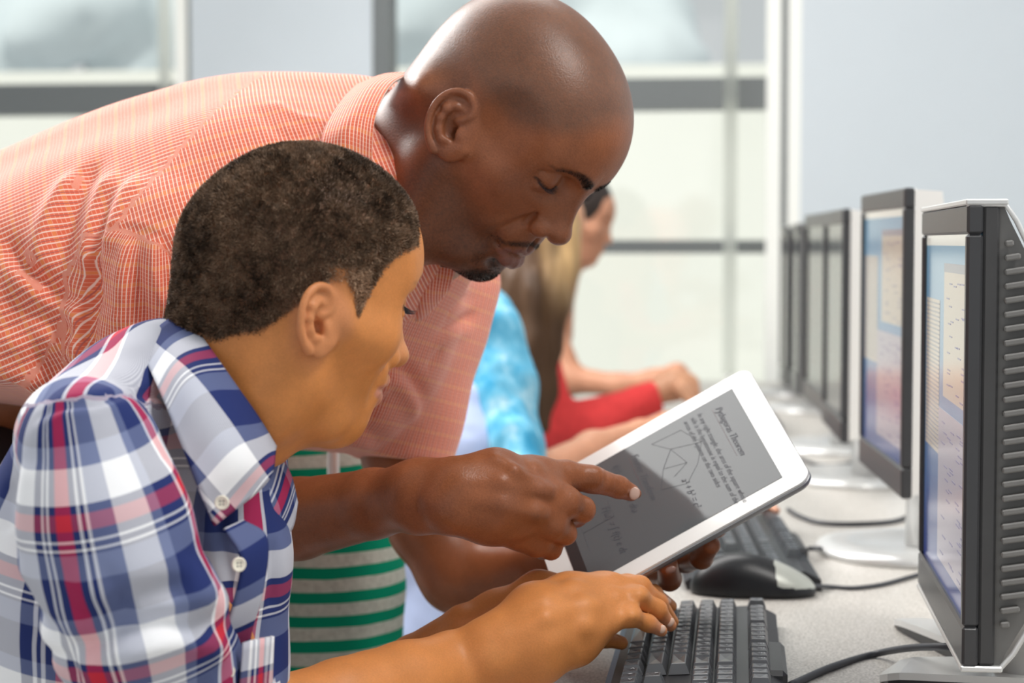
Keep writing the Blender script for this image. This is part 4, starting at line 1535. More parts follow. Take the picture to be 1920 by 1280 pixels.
# openings
limb(F, [(835, 240, 1.68, 95), (770, 290, 1.73, 128), (700, 360, 1.79, 118)], .004, 's')
cut(F, 752, 866, 1.92, -.12, 1, -.15)
limb(F, [(775, 800, 1.925, 66), (752, 900, 1.92, 78)], .004, 's')
SHIRT_M = F
lo, hi = bbox([at(-330, 120, 1.5), at(950, 120, 2.1), at(-330, 1150, 2.05), at(950, 900, 2.1)], .02)
lo[0] = at(-200, 600, 1.8)[0]
v, f = polygonise(F, lo, hi, .0042)
v0 = v.copy()
v = folds(F, v, f, [
    ([(150, 320), (90, 420), (75, 520)], 9.6, 12), ([(185, 300), (135, 390), (115, 500)], -8.0, 9), ([(215, 320), (175, 420), (165, 520)], 8.0, 9),
    ([(205, 350), (180, 450), (178, 600)], -8.0, 7), ([(255, 330), (215, 420), (200, 470)], 6.4, 8),
    ([(0, 440), (60, 510), (140, 570)], -9.6, 8), ([(0, 480), (70, 560), (140, 600), (170, 690)], 8.0, 10),
    ([(0, 560), (90, 590), (170, 640)], -6.4, 10), ([(0, 640), (80, 640), (160, 680)], 6.4, 12), ([(0, 600), (60, 640), (120, 720)], -6.4, 9), ([(0, 700), (60, 720), (120, 780)], 6.4, 10),
    ([(172, 480), (168, 580), (175, 690)], -7, 7), ([(140, 560), (155, 620), (160, 700)], 6.4, 8),
    ([(250, 440), (230, 520), (215, 640)], 6.4, 9), ([(255, 430), (258, 540), (285, 640)], -8.0, 6), ([(290, 440), (300, 540), (330, 600)], 6.4, 7), ([(320, 450), (310, 520), (340, 620)], -6.4, 6),
    ([(480, 200), (530, 250), (590, 250)], -3, 6), ([(500, 190), (560, 220), (610, 225)], 3, 7), ([(520, 260), (560, 280), (600, 275)], -3, 6),
    # far sleeve
    ([(690, 725), (735, 690), (770, 705), (798, 760)], -7, 7), ([(700, 745), (735, 715), (765, 740), (780, 790)], 5, 8),
    ([(690, 790), (700, 770), (720, 745)], -4, 6), ([(820, 620), (860, 605), (895, 590)], -5, 6), ([(810, 645), (850, 630), (885, 620)], 3, 7), ([(835, 600), (860, 570), (900, 560)], -4, 6),
    ([(800, 690), (830, 650)], -3, 7), ([(672, 800), (700, 815), (720, 830)], -4, 8),
    ([(600, 800), (560, 830), (545, 870)], -5, 8),
    ([(425, 190), (335, 325), (275, 440)], -.9, 2.2), ([(430, 190), (342, 327), (282, 440)], .7, 2.0),
    ([(200, 438), (235, 426), (290, 438), (335, 465)], -1.6, 3), ([(206, 430), (240, 418), (295, 430), (335, 455)], 1.6, 4),
    ([(672, 828), (745, 838), (835, 822)], -.9, 2.0),
])
N = vnormals(v, f)
v = v + N * (.0016 * vnoise(v, 14, 4, 2) * sstep(0, .3, np.abs(vnoise(v, 5, 9))))[:, None]
# thread directions
dsl = np.minimum(dist_poly(v0, [at(838, 545, 1.93), at(770, 760, 1.925), at(752, 880, 1.92)])[0], 9)
dsn = dist_poly(v0, [at(285, 560, 1.59), at(275, 800, 1.63), at(300, 900, 1.66)])[0]
ua, va = polar_uv(v, SPINE, -FWD, .14)
us, vs = polar_uv(v, [at(838, 500, 1.93), at(752, 900, 1.92)], -FWD, .047)
un, vn = polar_uv(v, [at(290, 480, 1.58), at(285, 900, 1.64)], -FWD, .06)
pj = lambda V: ((V - CAM) @ RGT / ((V - CAM) @ FWD) * FPX + 960, 640 - (V - CAM) @ UPV / ((V - CAM) @ FWD) * FPX)
X, Y = pj(v)
uu = np.stack([ua, va], 1)
# yoke: bias cut, other direction of the cloth
yk = (v - at(335, 325, 1.66)) @ (at(460, 400, 1.66) - at(335, 325, 1.66)) > 0
ydir = (at(275, 440, 1.66) - at(425, 190, 1.66)); ydir /= np.linalg.norm(ydir)
yper = np.cross(ydir, FWD)
a2 = v @ yper; b2 = v @ ydir
vw = va.copy()
uu[yk] = np.stack([vw[yk] * 1.0, ua[yk]], 1)
axd = (SPINE[1] - SPINE[0]) / np.linalg.norm(SPINE[1] - SPINE[0])
N0 = vnormals(v, f)
steep = (np.abs(N0 @ axd) > .72) & ~yk
uu[steep] = np.stack([(v @ FWD)[steep], (v @ UPV)[steep]], 1)
ms = (dsl < .066) | ((X > 655) & (Y > 480) & (dsl < .2))
sdn = at(745, 880, 1.92) - at(835, 500, 1.93); sdn /= np.linalg.norm(sdn); sacr = np.cross(sdn, FWD); sacr /= np.linalg.norm(sacr)
uu[ms] = np.stack([(v @ sacr)[ms] + .35 * (v @ FWD)[ms], (v @ sdn)[ms]], 1)
mn_ = (dsn < .072) & (Y > 430)
uu[mn_] = np.stack([un[mn_], vn[mn_]], 1)


def check_mat(name, rot=0.0):
    m, nt, b = new_mat(name)
    a = nt.nodes.new('ShaderNodeAttribute'); a.attribute_name = 'thread'
    sp = nt.nodes.new('ShaderNodeSeparateXYZ'); nt.links.new(a.outputs['Vector'], sp.inputs[0])
    L = nt.links

    def saw(src, per, lo_, hi_, off=0.0):
        d = nt.nodes.new('ShaderNodeMath'); d.operation = 'MULTIPLY_ADD'; d.inputs[1].default_value = 1 / per; d.inputs[2].default_value = off + 50
        L.new(src, d.inputs[0])
        fr = nt.nodes.new('ShaderNodeMath'); fr.operation = 'FRACT'; L.new(d.outputs[0], fr.inputs[0])
        pg = nt.nodes.new('ShaderNodeMath'); pg.operation = 'PINGPONG'; pg.inputs[1].default_value = .5; L.new(fr.outputs[0], pg.inputs[0])
        r = nt.nodes.new('ShaderNodeMapRange'); r.inputs['From Min'].default_value = lo_; r.inputs['From Max'].default_value = hi_
        r.inputs['To Min'].default_value = 1; r.inputs['To Max'].default_value = 0; r.interpolation_type = 'SMOOTHSTEP'
        L.new(pg.outputs[0], r.inputs['Value']); return r.outputs[0]

    def mix(fac, ca, cb):
        x = nt.nodes.new('ShaderNodeMix'); x.data_type = 'RGBA'
        for s, c in (('A', ca), ('B', cb)):
            if isinstance(c, tuple): x.inputs[s].default_value = (*c, 1)
            else: L.new(c, x.inputs[s])
        if isinstance(fac, float): x.inputs['Factor'].default_value = fac
        else: L.new(fac, x.inputs['Factor'])
        return x.outputs['Result']
    P = .0032
    wu = saw(sp.outputs['X'], P, .06, .17); wv = saw(sp.outputs['Y'], P * 1.0, .04, .15)
    du = saw(sp.outputs['X'], P * 2, .02, .07, .25); ou = saw(sp.outputs['Y'], P * 5, .05, .12, .3)
    c = mix(wv, srgb(222, 108, 78), srgb(232, 152, 128))
    c = mix(ou, c, srgb(230, 134, 84))
    c = mix(wu, c, srgb(244, 208, 192))
    c = mix(du, c, srgb(186, 100, 92))
    L.new(c, b.inputs['Base Color'])
    b.inputs['Roughness'].default_value = .85; b.inputs['Specular IOR Level'].default_value = .15
    b.inputs['Sheen Weight'].default_value = .25; b.inputs['Sheen Roughness'].default_value = .5
    w = nt.nodes.new('ShaderNodeMath'); w.operation = 'ADD'; L.new(wu, w.inputs[0]); L.new(wv, w.inputs[1])
    bp = nt.nodes.new('ShaderNodeBump'); bp.inputs['Strength'].default_value = .12; bp.inputs['Distance'].default_value = .0004
    L.new(w.outputs[0], bp.inputs['Height']); L.new(bp.outputs[0], b.inputs['Normal'])
    return m


M['check'] = check_mat('salmon_check')
o = link_mesh('shirt', v, f, M['check'], man)
set_attr(o, 'thread', np.stack([uu[:, 0], uu[:, 1], uu[:, 0] * 0], 1))


def patch(name, rows, mat, parent, n=8, thick=.0012, uvs=(1, 1), uvo=(0, 0), swap=False, attr='thread', bulge=0.0):
    """cloth piece through a grid of (px, py, depth) points, given real thickness"""
    G = [[at(*p) for p in r] for r in rows]
    G = [catmull(r, n) for r in G]
    cols = [catmull([G[i][j] for i in range(len(G))], n) for j in range(len(G[0]))] if len(G) > 2 else \
        [[G[0][j] * (1 - t) + G[1][j] * t for t in np.linspace(0, 1, n + 1)] for j in range(len(G[0]))]
    A = np.array(cols).transpose(1, 0, 2)          # rows x cols x 3
    nr, nc = A.shape[:2]
    dv = np.linalg.norm(np.diff(A, axis=0), axis=2).cumsum(0); dv = np.concatenate([np.zeros((1, nc)), dv])
    du = np.linalg.norm(np.diff(A, axis=1), axis=2).cumsum(1); du = np.concatenate([np.zeros((nr, 1)), du], 1)
    gu = np.gradient(A, axis=1); gv = np.gradient(A, axis=0)
    N = np.cross(gu, gv); N /= np.linalg.norm(N, axis=2, keepdims=True) + 1e-12
    if (N.mean((0, 1)) @ FWD) > 0: N = -N
    if bulge:
        s = np.sin(np.linspace(0, PI, nr))[:, None] * np.sin(np.linspace(0, PI, nc))[None]
        A = A + N * (bulge * s)[..., None]
    top = A + N * thick / 2; bot = A - N * thick / 2
    v = np.concatenate([top.reshape(-1, 3), bot.reshape(-1, 3)])
    idx = np.arange(nr * nc).reshape(nr, nc); k = nr * nc
    q = np.stack([idx[:-1, :-1], idx[:-1, 1:], idx[1:, 1:], idx[1:, :-1]], -1).reshape(-1, 4)
    fs = [q, q[:, ::-1] + k]
    loop = list(idx[0, :]) + list(idx[1:, -1]) + list(idx[-1, -2::-1]) + list(idx[-2:0:-1, 0])
    lp = np.array(loop); nx = np.roll(lp, -1)
    fs.append(np.stack([lp, lp + k, nx + k, nx], 1))
    f = np.concatenate(fs)
    o = link_mesh(name, v, f, mat, parent)
    import bmesh
    bm = bmesh.new(); bm.from_mesh(o.data); bmesh.ops.recalc_face_normals(bm, faces=bm.faces); bm.to_mesh(o.data); bm.free()
    U_ = du.reshape(-1) * uvs[0] + uvo[0]; V_ = dv.reshape(-1) * uvs[1] + uvo[1]
    if swap: U_, V_ = V_, U_
    a = np.stack([U_, V_, U_ * 0], 1)
    set_attr(o, attr, np.concatenate([a, a]))
    return o


patch('collar', [[(770, 137, 1.69), (733, 160, 1.63), (705, 215, 1.585), (697, 280, 1.58), (700, 350, 1.60), (715, 420, 1.64)],
                 [(720, 140, 1.69), (690, 165, 1.625), (657, 225, 1.575), (645, 285, 1.565), (645, 350, 1.58), (655, 420, 1.63)],
                 [(668, 160, 1.71), (640, 190, 1.64), (610, 240, 1.59), (600, 290, 1.575), (590, 350, 1.585), (590, 410, 1.62)]], M['check'], man, thick=.002, swap=True)
patch('collar', [[(765, 470, 1.70), (805, 488, 1.70), (856, 500, 1.71)], [(766, 530, 1.70), (796, 550, 1.705), (838, 545, 1.72)], [(770, 596, 1.74), (784, 600, 1.745), (802, 588, 1.75)]], M['check'], man, thick=.002)
# finger nails of the man
def nail(parent, px, py, d, rx, ry, ang, mat='nail', th=.0018):
    F = Field(); blob(F, px, py, d, rx, ry, th, 0, pit_=ang)
    c = at(px, py, d); r = pr(max(rx, ry), d) + .003
    v, f = polygonise(F, c - r, c + r, .0007)
    return link_mesh('fingernail', v, f, M[mat], parent)


M['nail'] = mat_plain('nail', (.56, .37, .30), .3)
M['nail_boy'] = mat_plain('nail_pale', (.74, .50, .38), .3)
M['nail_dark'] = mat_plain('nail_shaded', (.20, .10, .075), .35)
nail(man, 1190, 925, 1.6245, 10, 12.5, 20)
nail(man, 1258, 1068, 1.637, 11, 7, -20, 'nail_dark')

# ================= the boy =================
boy = empty('person', at(250, 1000, 1.4) * np.array([1, 1, 0]))
tag(boy, 'boy with short dark hair in a plaid shirt typing on the near keyboard', 'person')
BOY.update(cr=(7.8, 6.9, 7.4), cx=.15, ears=.84, ear=(-.75, 6.95, -.05), earflare=20)
bfr = (pose(31, 11, 8), at(534, 581, 1.38), .01)
F = Field()
F.frame(bfr[0], bfr[1], .01, True)
head_field(F, BOY)
F.frame()
limb(F, [(520, 560, 1.385, 118), (470, 680, 1.385, 118), (415, 790, 1.385, 112), (330, 930, 1.42, 150)], .03, k0=.035)
limb(F, [(560, 610, 1.36, 50), (500, 760, 1.34, 55)], .03)
limb(F, [(440, 470, 1.39, 90), (400, 640, 1.385, 70)], .04)
F.frame(bfr[0], bfr[1], .01, True)
ear_field(F, BOY)
F.frame()
BOYHEAD = F
c = bfr[1]
v1, f1 = polygonise(F, c - [.17, .17, .20], c + [.13, .17, .16], .0015)
Q = head_local(v1, bfr)
c1 = face_paint(Q, BOY, SK_BOY, (.52, .21, .15), (.10, .045, .022))
A = Q.copy(); A[:, 1] = np.abs(A[:, 1])
c1 = mixc(c1, (.52, .21, .10), blob_mask(A, (-.6, 7.8, 0), (3.0, 2.0, 3.6), .3) * .6)
c1 = mixc(c1, (.53, .24, .12), blob_mask(A, (9.4, 0, -1.0), (2.0, 1.6, 1.6), .5) * .6)


def hair_mask(A):
    """short crop: hairline of the boy on the head frame"""
    x, y, z = A[:, 0], A[:, 1], A[:, 2]
    n = .18 * vnoise(A, 1.6, 8, 2)
    front = 7.4 - .10 * y ** 1.5 * .6                     # forehead edge
    line = np.interp(x, [-9, -5.5, -3.2, -1.6, -.2, .9, 1.8, 2.5, 3.2, 3.9, 4.8, 6.5, 8], [-3.6, -3.0, -1.4, 1.2, 3.0, 3.2, 2.4, .8, 2.6, 4.6, 5.8, 6.6, 7.0])
    ear = sstep(7.0, 7.25, y) * sstep(4.2, 3.6, z) * sstep(-4.5, -3.8, x)
    return sstep(-.35, .35, z - line + n) * sstep(.4, -.4, x - front - n) * (1 - ear)


hm = hair_mask(A)
scalp = np.array([.060, .034, .022])
c1 = mixc(c1, scalp, hm * .85)
# (arms) ------------------------------------------------------
F = Field()
limb(F, [(190, 860, 1.28, 85), (380, 1200, 1.34, 78), (500, 1345, 1.40, 72)], .02)
limb(F, [(500, 1345, 1.40, 72), (640, 1315, 1.45, 78), (760, 1276, 1.50, 71), (850, 1243, 1.535, 58), (925, 1218, 1.565, 46)], .008)
limb(F, [(700, 1310, 1.47, 66), (860, 1268, 1.535, 44), (960, 1248, 1.565, 30)], .02)
blob(F, 918, 1232, 1.548, 26, 22, .010, .014)
# far forearm and hand
limb(F, [(480, 1330, 1.60, 60), (640, 1335, 1.62, 56), (775, 1238, 1.64, 46), (870, 1174, 1.610, 39), (930, 1148, 1.620, 36)], .006)
limb(F, [(930, 1146, 1.620, 34), (1010, 1105, 1.620, 30), (1080, 1105, 1.620, 26)], .015)
limb(F, [(1080, 1108, 1.620, 20), (1150, 1112, 1.630, 18), (1190, 1135, 1.645, 14)], .008)
limb(F, [(1070, 1120, 1.610, 20), (1140, 1130, 1.620, 17), (1175, 1150, 1.635, 13)], .008)
# near hand
for q in ([(925, 1200, 1.540, 42), (1000, 1140, 1.570, 40), (1068, 1104, 1.590, 24)],
          [(925, 1210, 1.535, 42), (1010, 1150, 1.550, 40), (1100, 1118, 1.580, 24)],
          [(925, 1222, 1.530, 42), (1015, 1175, 1.540, 40), (1105, 1143, 1.565, 24)],
          [(925, 1238, 1.530, 36), (1010, 1208, 1.535, 36), (1098, 1175, 1.555, 24)]):
    limb(F, q, .018)
limb(F, [(945, 1255, 1.540, 24), (1010, 1248, 1.540, 26), (1085, 1212, 1.560, 24), (1130, 1188, 1.575, 16)], .02)
# pinky, ring, middle, index
limb(F, [(1098, 1178, 1.555, 23), (1140, 1163, 1.565, 21), (1182, 1156, 1.575, 17.5)], .006, k0=.014)
limb(F, [(1182, 1156, 1.575, 17.5), (1215, 1168, 1.590, 14.5), (1240, 1182, 1.600, 11.5)], .006)
limb(F, [(1105, 1143, 1.565, 22), (1150, 1125, 1.580, 21), (1196, 1120, 1.595, 19)], .006, k0=.012)
limb(F, [(1196, 1120, 1.595, 19), (1232, 1142, 1.610, 16.5), (1257, 1172, 1.625, 12)], .006)
limb(F, [(1090, 1115, 1.580, 22), (1150, 1098, 1.600, 20), (1200, 1100, 1.615, 19)], .006, k0=.012)
limb(F, [(1200, 1100, 1.615, 19), (1235, 1128, 1.635, 15), (1262, 1165, 1.660, 11)], .006)
limb(F, [(1060, 1106, 1.590, 24), (1125, 1100, 1.610, 21), (1176, 1097, 1.625, 18.5)], .010, k0=.018)
limb(F, [(1176, 1097, 1.625, 18.5), (1225, 1112, 1.660, 15), (1257, 1136, 1.680, 12.5)], .006)
limb(F, [(990, 1190, 1.590, 26), (1060, 1190, 1.610, 22), (1130, 1195, 1.630, 16), (1165, 1205, 1.640, 13)], .008, k0=.02)     # thumb under the palm
for (x, y, d, r) in ((1092, 1170, 1.543, 16), (1098, 1136, 1.552, 17), (1080, 1108, 1.567, 16), (1184, 1152, 1.567, 11), (1197, 1114, 1.585, 12)):
    blob(F, x, y, d, r, r * .75, .007, .012)
for q in ([(950, 1195, 1.518, 4), (1020, 1160, 1.522, 4), (1090, 1135, 1.550, 5)], [(955, 1180, 1.527, 3), (1020, 1135, 1.535, 4), (1072, 1105, 1.566, 4)]):
    limb(F, q, .012)
lo, hi = bbox([at(160, 800, 1.2), at(160, 1400, 1.35), at(1290, 1060, 1.55), at(1290, 1220, 1.75), at(480, 1340, 1.72), at(700, 1000, 1.72)], .02)
BOYARM = F
v2, f2 = polygonise(F, lo, hi, .0017)
c2 = np.tile(SK_BOY * [1.04, 1.06, 1.15], (len(v2), 1))
c2 *= (1 + .06 * vnoise(v2, 60, 2, 3))[:, None]
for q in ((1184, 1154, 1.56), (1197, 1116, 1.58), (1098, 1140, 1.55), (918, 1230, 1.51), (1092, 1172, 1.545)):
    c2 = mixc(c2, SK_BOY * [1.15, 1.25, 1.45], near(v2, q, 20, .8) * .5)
for q in ((1240, 1182, 1.59), (1257, 1170, 1.615), (1257, 1136, 1.66), (1230, 1118, 1.64)):
    c2 = mixc(c2, (.58, .25, .16), near(v2, q, 22, .8) * .6)
F = Field()
limb(F, [(280, 930, 1.44, 150), (250, 1150, 1.47, 190), (230, 1500, 1.5, 210)], .05)
v3, f3 = polygonise(F, *bbox([at(60, 660, 1.3), at(600, 1700, 1.6), at(60, 1700, 1.3)], .03), .01)
v, f, col = join_meshes([(v1, f1, c1), (v2, f2, c2), (v3, f3, np.tile(SK_BOY, (len(v3), 1)))])
finish_skin('body', v, f, col, M['skin_boy'], boy)
nail(boy, 1241, 1179, 1.5935, 7.5, 8.5, 30, 'nail_boy')
nail(boy, 1257, 1166, 1.616, 7.0, 9.5, 30, 'nail_boy')
nail(boy, 1252, 1126, 1.66, 7.0, 6.0, 30, 'nail_boy')


# hair: a close nap made of short tufts ---------------------------------
def hair_mat(name, root, tip):
    m, nt, b = new_mat(name)
    a = nt.nodes.new('ShaderNodeAttribute'); a.attribute_name = 'col'
    nt.links.new(a.outputs['Color'], b.inputs['Base Color'])
    b.inputs['Roughness'].default_value = .55
    b.inputs['Specular IOR Level'].default_value = .35
    return m


M['hair'] = hair_mat('hair', 0, 0)


def tufts(name, v, f, mask, parent, count, length, width, seed, cols, curl=.5, lay=None, fade=None):
    """thousands of tiny bent blades standing on the scalp"""
    r = np.random.default_rng(seed)
    N = vnormals(v, f)
    fa = v[f]; area = np.linalg.norm(np.cross(fa[:, 2] - fa[:, 0], fa[:, 3] - fa[:, 1]), axis=1) * mask[f].mean(1)
    pick = r.choice(len(f), count, p=area / area.sum())
    w = r.dirichlet((1, 1, 1, 1), count)
    P = (fa[pick] * w[..., None]).sum(1); n = (N[f[pick]] * w[..., None]).sum(1)
    m = (mask[f[pick]] * w).sum(1)
    n /= np.linalg.norm(n, axis=1, keepdims=True)
    t = r.normal(size=(count, 3)); t -= (t * n).sum(1)[:, None] * n; t /= np.linalg.norm(t, axis=1, keepdims=True)
    cl = np.stack([vnoise(P, 260, 1), vnoise(P, 260, 2), vnoise(P, 260, 3)], 1)
    d = n + curl * .6 * t + cl * curl * 1.2
    if lay is not None: d += lay
    d /= np.linalg.norm(d, axis=1, keepdims=True)
    s = np.cross(d, t); s /= np.linalg.norm(s, axis=1, keepdims=True) + 1e-9
    L = (length * (.6 + .6 * r.random(count)) * (.35 + .65 * m))[:, None]
    W = width * (.7 + .6 * r.random(count))[:, None]
    p0 = P - n * .0004
    pm = P + d * L * .55 + t * L * curl * .25
    p1 = P + d * L
    V = np.stack([p0 - s * W, p0 + s * W, pm + s * W * .8, pm - s * W * .8, p1 + s * W * .25, p1 - s * W * .25], 1).reshape(-1, 3)
    b = (np.arange(count) * 6)[:, None]
    Fc = np.concatenate([b + [0, 1, 2, 3], b + [3, 2, 4, 5]])
    o = link_mesh(name, V, Fc, M['hair'], parent)
    mixv = np.clip(.42 + .55 * vnoise(P, 150, 7, 2) + .4 * vnoise(P, 55, 8) + .2 * r.normal(size=count), 0, 1)
    if fade is not None: mixv = np.clip(mixv * (.65 + .2 * fade(P)) + .45 * fade(P), 0, 1)
    C = np.array(cols[0]) * (1 - mixv[:, None]) + np.array(cols[1]) * mixv[:, None]
    C = np.repeat(C, 6, 0)
    set_attr(o, 'col', np.concatenate([C, np.ones((len(C), 1))], 1))
    o['kind'] = 'stuff'
    return o


vis = ((v1 - CAM) * vnormals(v1, f1)).sum(1) < .25
def boy_fade(P):
    q = head_local(P, bfr)
    return sstep(6.5, 2.0, q[:, 2]) * sstep(-4.5, 2.5, q[:, 0])


tufts('hair', v1, f1, hm * (.25 + .75 * vis), boy, 80000, .0030, .0003, 5, ((.045, .028, .018), (.52, .34, .22)), curl=.8, fade=boy_fade)

# shirt ---------------------------------------------------------------
PP = 206
SW_ = .0735
F = Field()
limb(F, [(300, 790, 1.40, 170), (290, 900, 1.42, 215), (262, 1060, 1.43, 245), (240, 1300, 1.46, 262), (235, 1500, 1.5, 270)], .05)
limb(F, [(170, 860, 1.34, 130), (150, 1050, 1.36, 160), (140, 1300, 1.4, 180)], .05)
limb(F, [(150, 820, 1.28, 118), (300, 790, 1.38, 120), (430, 870, 1.50, 100)], .04)
limb(F, [(400, 880, 1.36, 90), (415, 1050, 1.37, 100), (405, 1250, 1.39, 110), (400, 1400, 1.4, 110)], .035)      # chest front
limb(F, [(330, 700, 1.37, 80), (400, 800, 1.38, 90)], .03)
# sleeve
limb(F, [(170, 850, 1.245, 132), (200, 990, 1.235, 150), (245, 1150, 1.25, 158), (310, 1290, 1.30, 142), (430, 1370, 1.36, 110)], .018)
limb(F, [(300, 1200, 1.26, 110), (345, 1240, 1.28, 95)], .02)
limb(F, [(520, 560, 1.385, 124), (470, 680, 1.385, 122), (436, 780, 1.385, 118)], .003, 's')
SHIRT_B = F
v, f = polygonise(F, *bbox([at(-60, 600, 1.12), at(620, 1420, 1.6), at(-60, 1420, 1.1), at(620, 600, 1.6), at(-60, 1420, 1.6)], .01), .0036)
v0 = v.copy()
v = folds(F, v, f, [
    ([(60, 790), (120, 762), (200, 750), (290, 738), (345, 760), (390, 830), (420, 930), (425, 1010)], -3.5, 5),
    ([(70, 800), (130, 775), (205, 763), (285, 752), (332, 775), (372, 840), (400, 930)], 2.2, 5),
    ([(175, 1190), (240, 1130), (300, 1110), (350, 1105)], -12, 10), ([(160, 1150), (230, 1090), (320, 1080), (400, 1110)], 8, 18),
    ([(110, 1220), (180, 1215), (240, 1180), (330, 1165), (430, 1185)], -12, 9), ([(240, 1150), (300, 1130), (400, 1130)], 8, 13),
    ([(170, 1230), (250, 1215), (350, 1195), (430, 1220)], 6, 10), ([(60, 1180), (110, 1240), (140, 1280)], -6, 8),
    ([(20, 1080), (70, 1160), (120, 1200)], -5, 9), ([(0, 1040), (60, 1080), (130, 1180)], 4, 12),
    ([(130, 1060), (180, 1120), (200, 1180)], 4, 12), ([(215, 1050), (190, 1140), (180, 1180)], -3, 8),
    ([(300, 860), (330, 930), (350, 1040)], 3, 14), ([(340, 900), (370, 960), (380, 1040)], -3, 8), ([(60, 860), (40, 950), (50, 1040)], 3, 14),
    ([(380, 1110), (430, 1150), (440, 1250)], 5, 10),
    ([(410, 950), (420, 1030), (440, 1100)], -4, 6), ([(440, 1080), (430, 1150), (445, 1240)], -5, 7), ([(505, 1010), (515, 1080), (505, 1150)], -4, 7),
    ([(460, 1000), (480, 1060), (470, 1120)], 3, 7), ([(20, 900), (10, 1000)], -3, 8), ([(300, 690), (320, 760), (345, 830)], -4, 6),
])
N = vnormals(v, f)
v = v + N * (.0012 * vnoise(v, 22, 4, 2))[:, None]
X, Y = pj(v)
ub, vb = polar_uv(v, [at(330, 780, 1.42), at(240, 1350, 1.46)], -FWD, .085)
us, vs = polar_uv(v, [at(165, 800, 1.28), at(285, 1330, 1.33)], -FWD, .068)
vs = vs + .0245
us = (us + .0115 + .030 - .043) * 1.3 + .043 - .030
F2 = Field(); limb(F2, [(170, 850, 1.245, 132), (200, 990, 1.235, 150), (245, 1150, 1.25, 158), (310, 1290, 1.30, 142), (430, 1370, 1.36, 110)], .018)
slv = (F2(v0) < .006) & (Y > 742 + .0006 * (X - 230) ** 2)
X0, Y0 = pj(v0)
uu = np.stack([ub + .030, vb + .04], 1)
yok = (Y0 < 760) & ~slv
uu[yok] = np.stack([-(v @ RGT)[yok] - .015, -(v @ UPV)[yok] + .6 * (v @ FWD)[yok] + .05], 1)
uu[slv] = np.stack([us[slv] + .030, vs[slv] - .026], 1)


def plaid_mat():
    m, nt, b = new_mat('plaid_cotton')
    L = nt.links
    a = nt.nodes.new('ShaderNodeAttribute'); a.attribute_name = 'thread'
    sp = nt.nodes.new('ShaderNodeSeparateXYZ'); L.new(a.outputs['Vector'], sp.inputs[0])
    NV, WH, RD, GR, PK = srgb(40, 52, 104), srgb(246, 246, 248), srgb(214, 28, 48), srgb(120, 130, 165), srgb(225, 70, 100)
    MR = srgb(186, 62, 78)

    def seq(src, period, stops):
        d = nt.nodes.new('ShaderNodeMath'); d.operation = 'MULTIPLY_ADD'; d.inputs[1].default_value = 1 / period; d.inputs[2].default_value = 50
        L.new(src, d.inputs[0])
        fr = nt.nodes.new('ShaderNodeMath'); fr.operation = 'FRACT'; L.new(d.outputs[0], fr.inputs[0])
        r = nt.nodes.new('ShaderNodeValToRGB'); r.color_ramp.interpolation = 'CONSTANT'
        el = r.color_ramp.elements
        el[0].position = 0; el[0].color = (*stops[0][1], 1); el[1].position = stops[1][0]; el[1].color = (*stops[1][1], 1)
        for p_, c_ in stops[2:]:
            e = el.new(p_); e.color = (*c_, 1)
        L.new(fr.outputs[0], r.inputs[0]); return r.outputs[0]
    warp = seq(sp.outputs['X'], .147, [(0, WH), (.12, GR), (.20, WH), (.212, NV), (.228, WH), (.24, NV), (.262, RD), (.322, NV), (.35, WH), (.36, NV), (.375, WH), (.385, NV), (.42, WH), (.56, NV), (.735, WH), (.752, RD), (.828, WH), (.845, NV), (.955, GR)])
    weft = seq(sp.outputs['Y'], .102, [(0, WH), (.19, NV), (.235, MR), (.33, NV), (.385, WH), (.40, NV), (.435, WH), (.45, NV), (.47, GR), (.62, NV), (.88, GR)])
    tw = nt.nodes.new('ShaderNodeMath'); tw.operation = 'ADD'; L.new(sp.outputs['X'], tw.inputs[0]); L.new(sp.outputs['Y'], tw.inputs[1])
    s = nt.nodes.new('ShaderNodeMath'); s.operation = 'MULTIPLY'; s.inputs[1].default_value = 2 * PI / .0011; L.new(tw.outputs[0], s.inputs[0])
    sn = nt.nodes.new('ShaderNodeMath'); sn.operation = 'SINE'; L.new(s.outputs[0], sn.inputs[0])
    mr = nt.nodes.new('ShaderNodeMapRange'); mr.inputs['From Min'].default_value = -1; mr.inputs['To Min'].default_value = .38; mr.inputs['To Max'].default_value = .60
    L.new(sn.outputs[0], mr.inputs['Value'])
    mx = nt.nodes.new('ShaderNodeMix'); mx.data_type = 'RGBA'
    L.new(mr.outputs[0], mx.inputs['Factor']); L.new(weft, mx.inputs['A']); L.new(warp, mx.inputs['B'])
    L.new(mx.outputs['Result'], b.inputs['Base Color'])
    b.inputs['Roughness'].default_value = .85; b.inputs['Specular IOR Level'].default_value = .15
    bp = nt.nodes.new('ShaderNodeBump'); bp.inputs['Strength'].default_value = .1; bp.inputs['Distance'].default_value = .0003
    L.new(sn.outputs[0], bp.inputs['Height']); L.new(bp.outputs[0], b.inputs['Normal'])
    return m


M['plaid'] = plaid_mat()
o = link_mesh('shirt', v, f, M['plaid'], boy)
set_attr(o, 'thread', np.stack([uu[:, 0], uu[:, 1], uu[:, 0] * 0], 1))
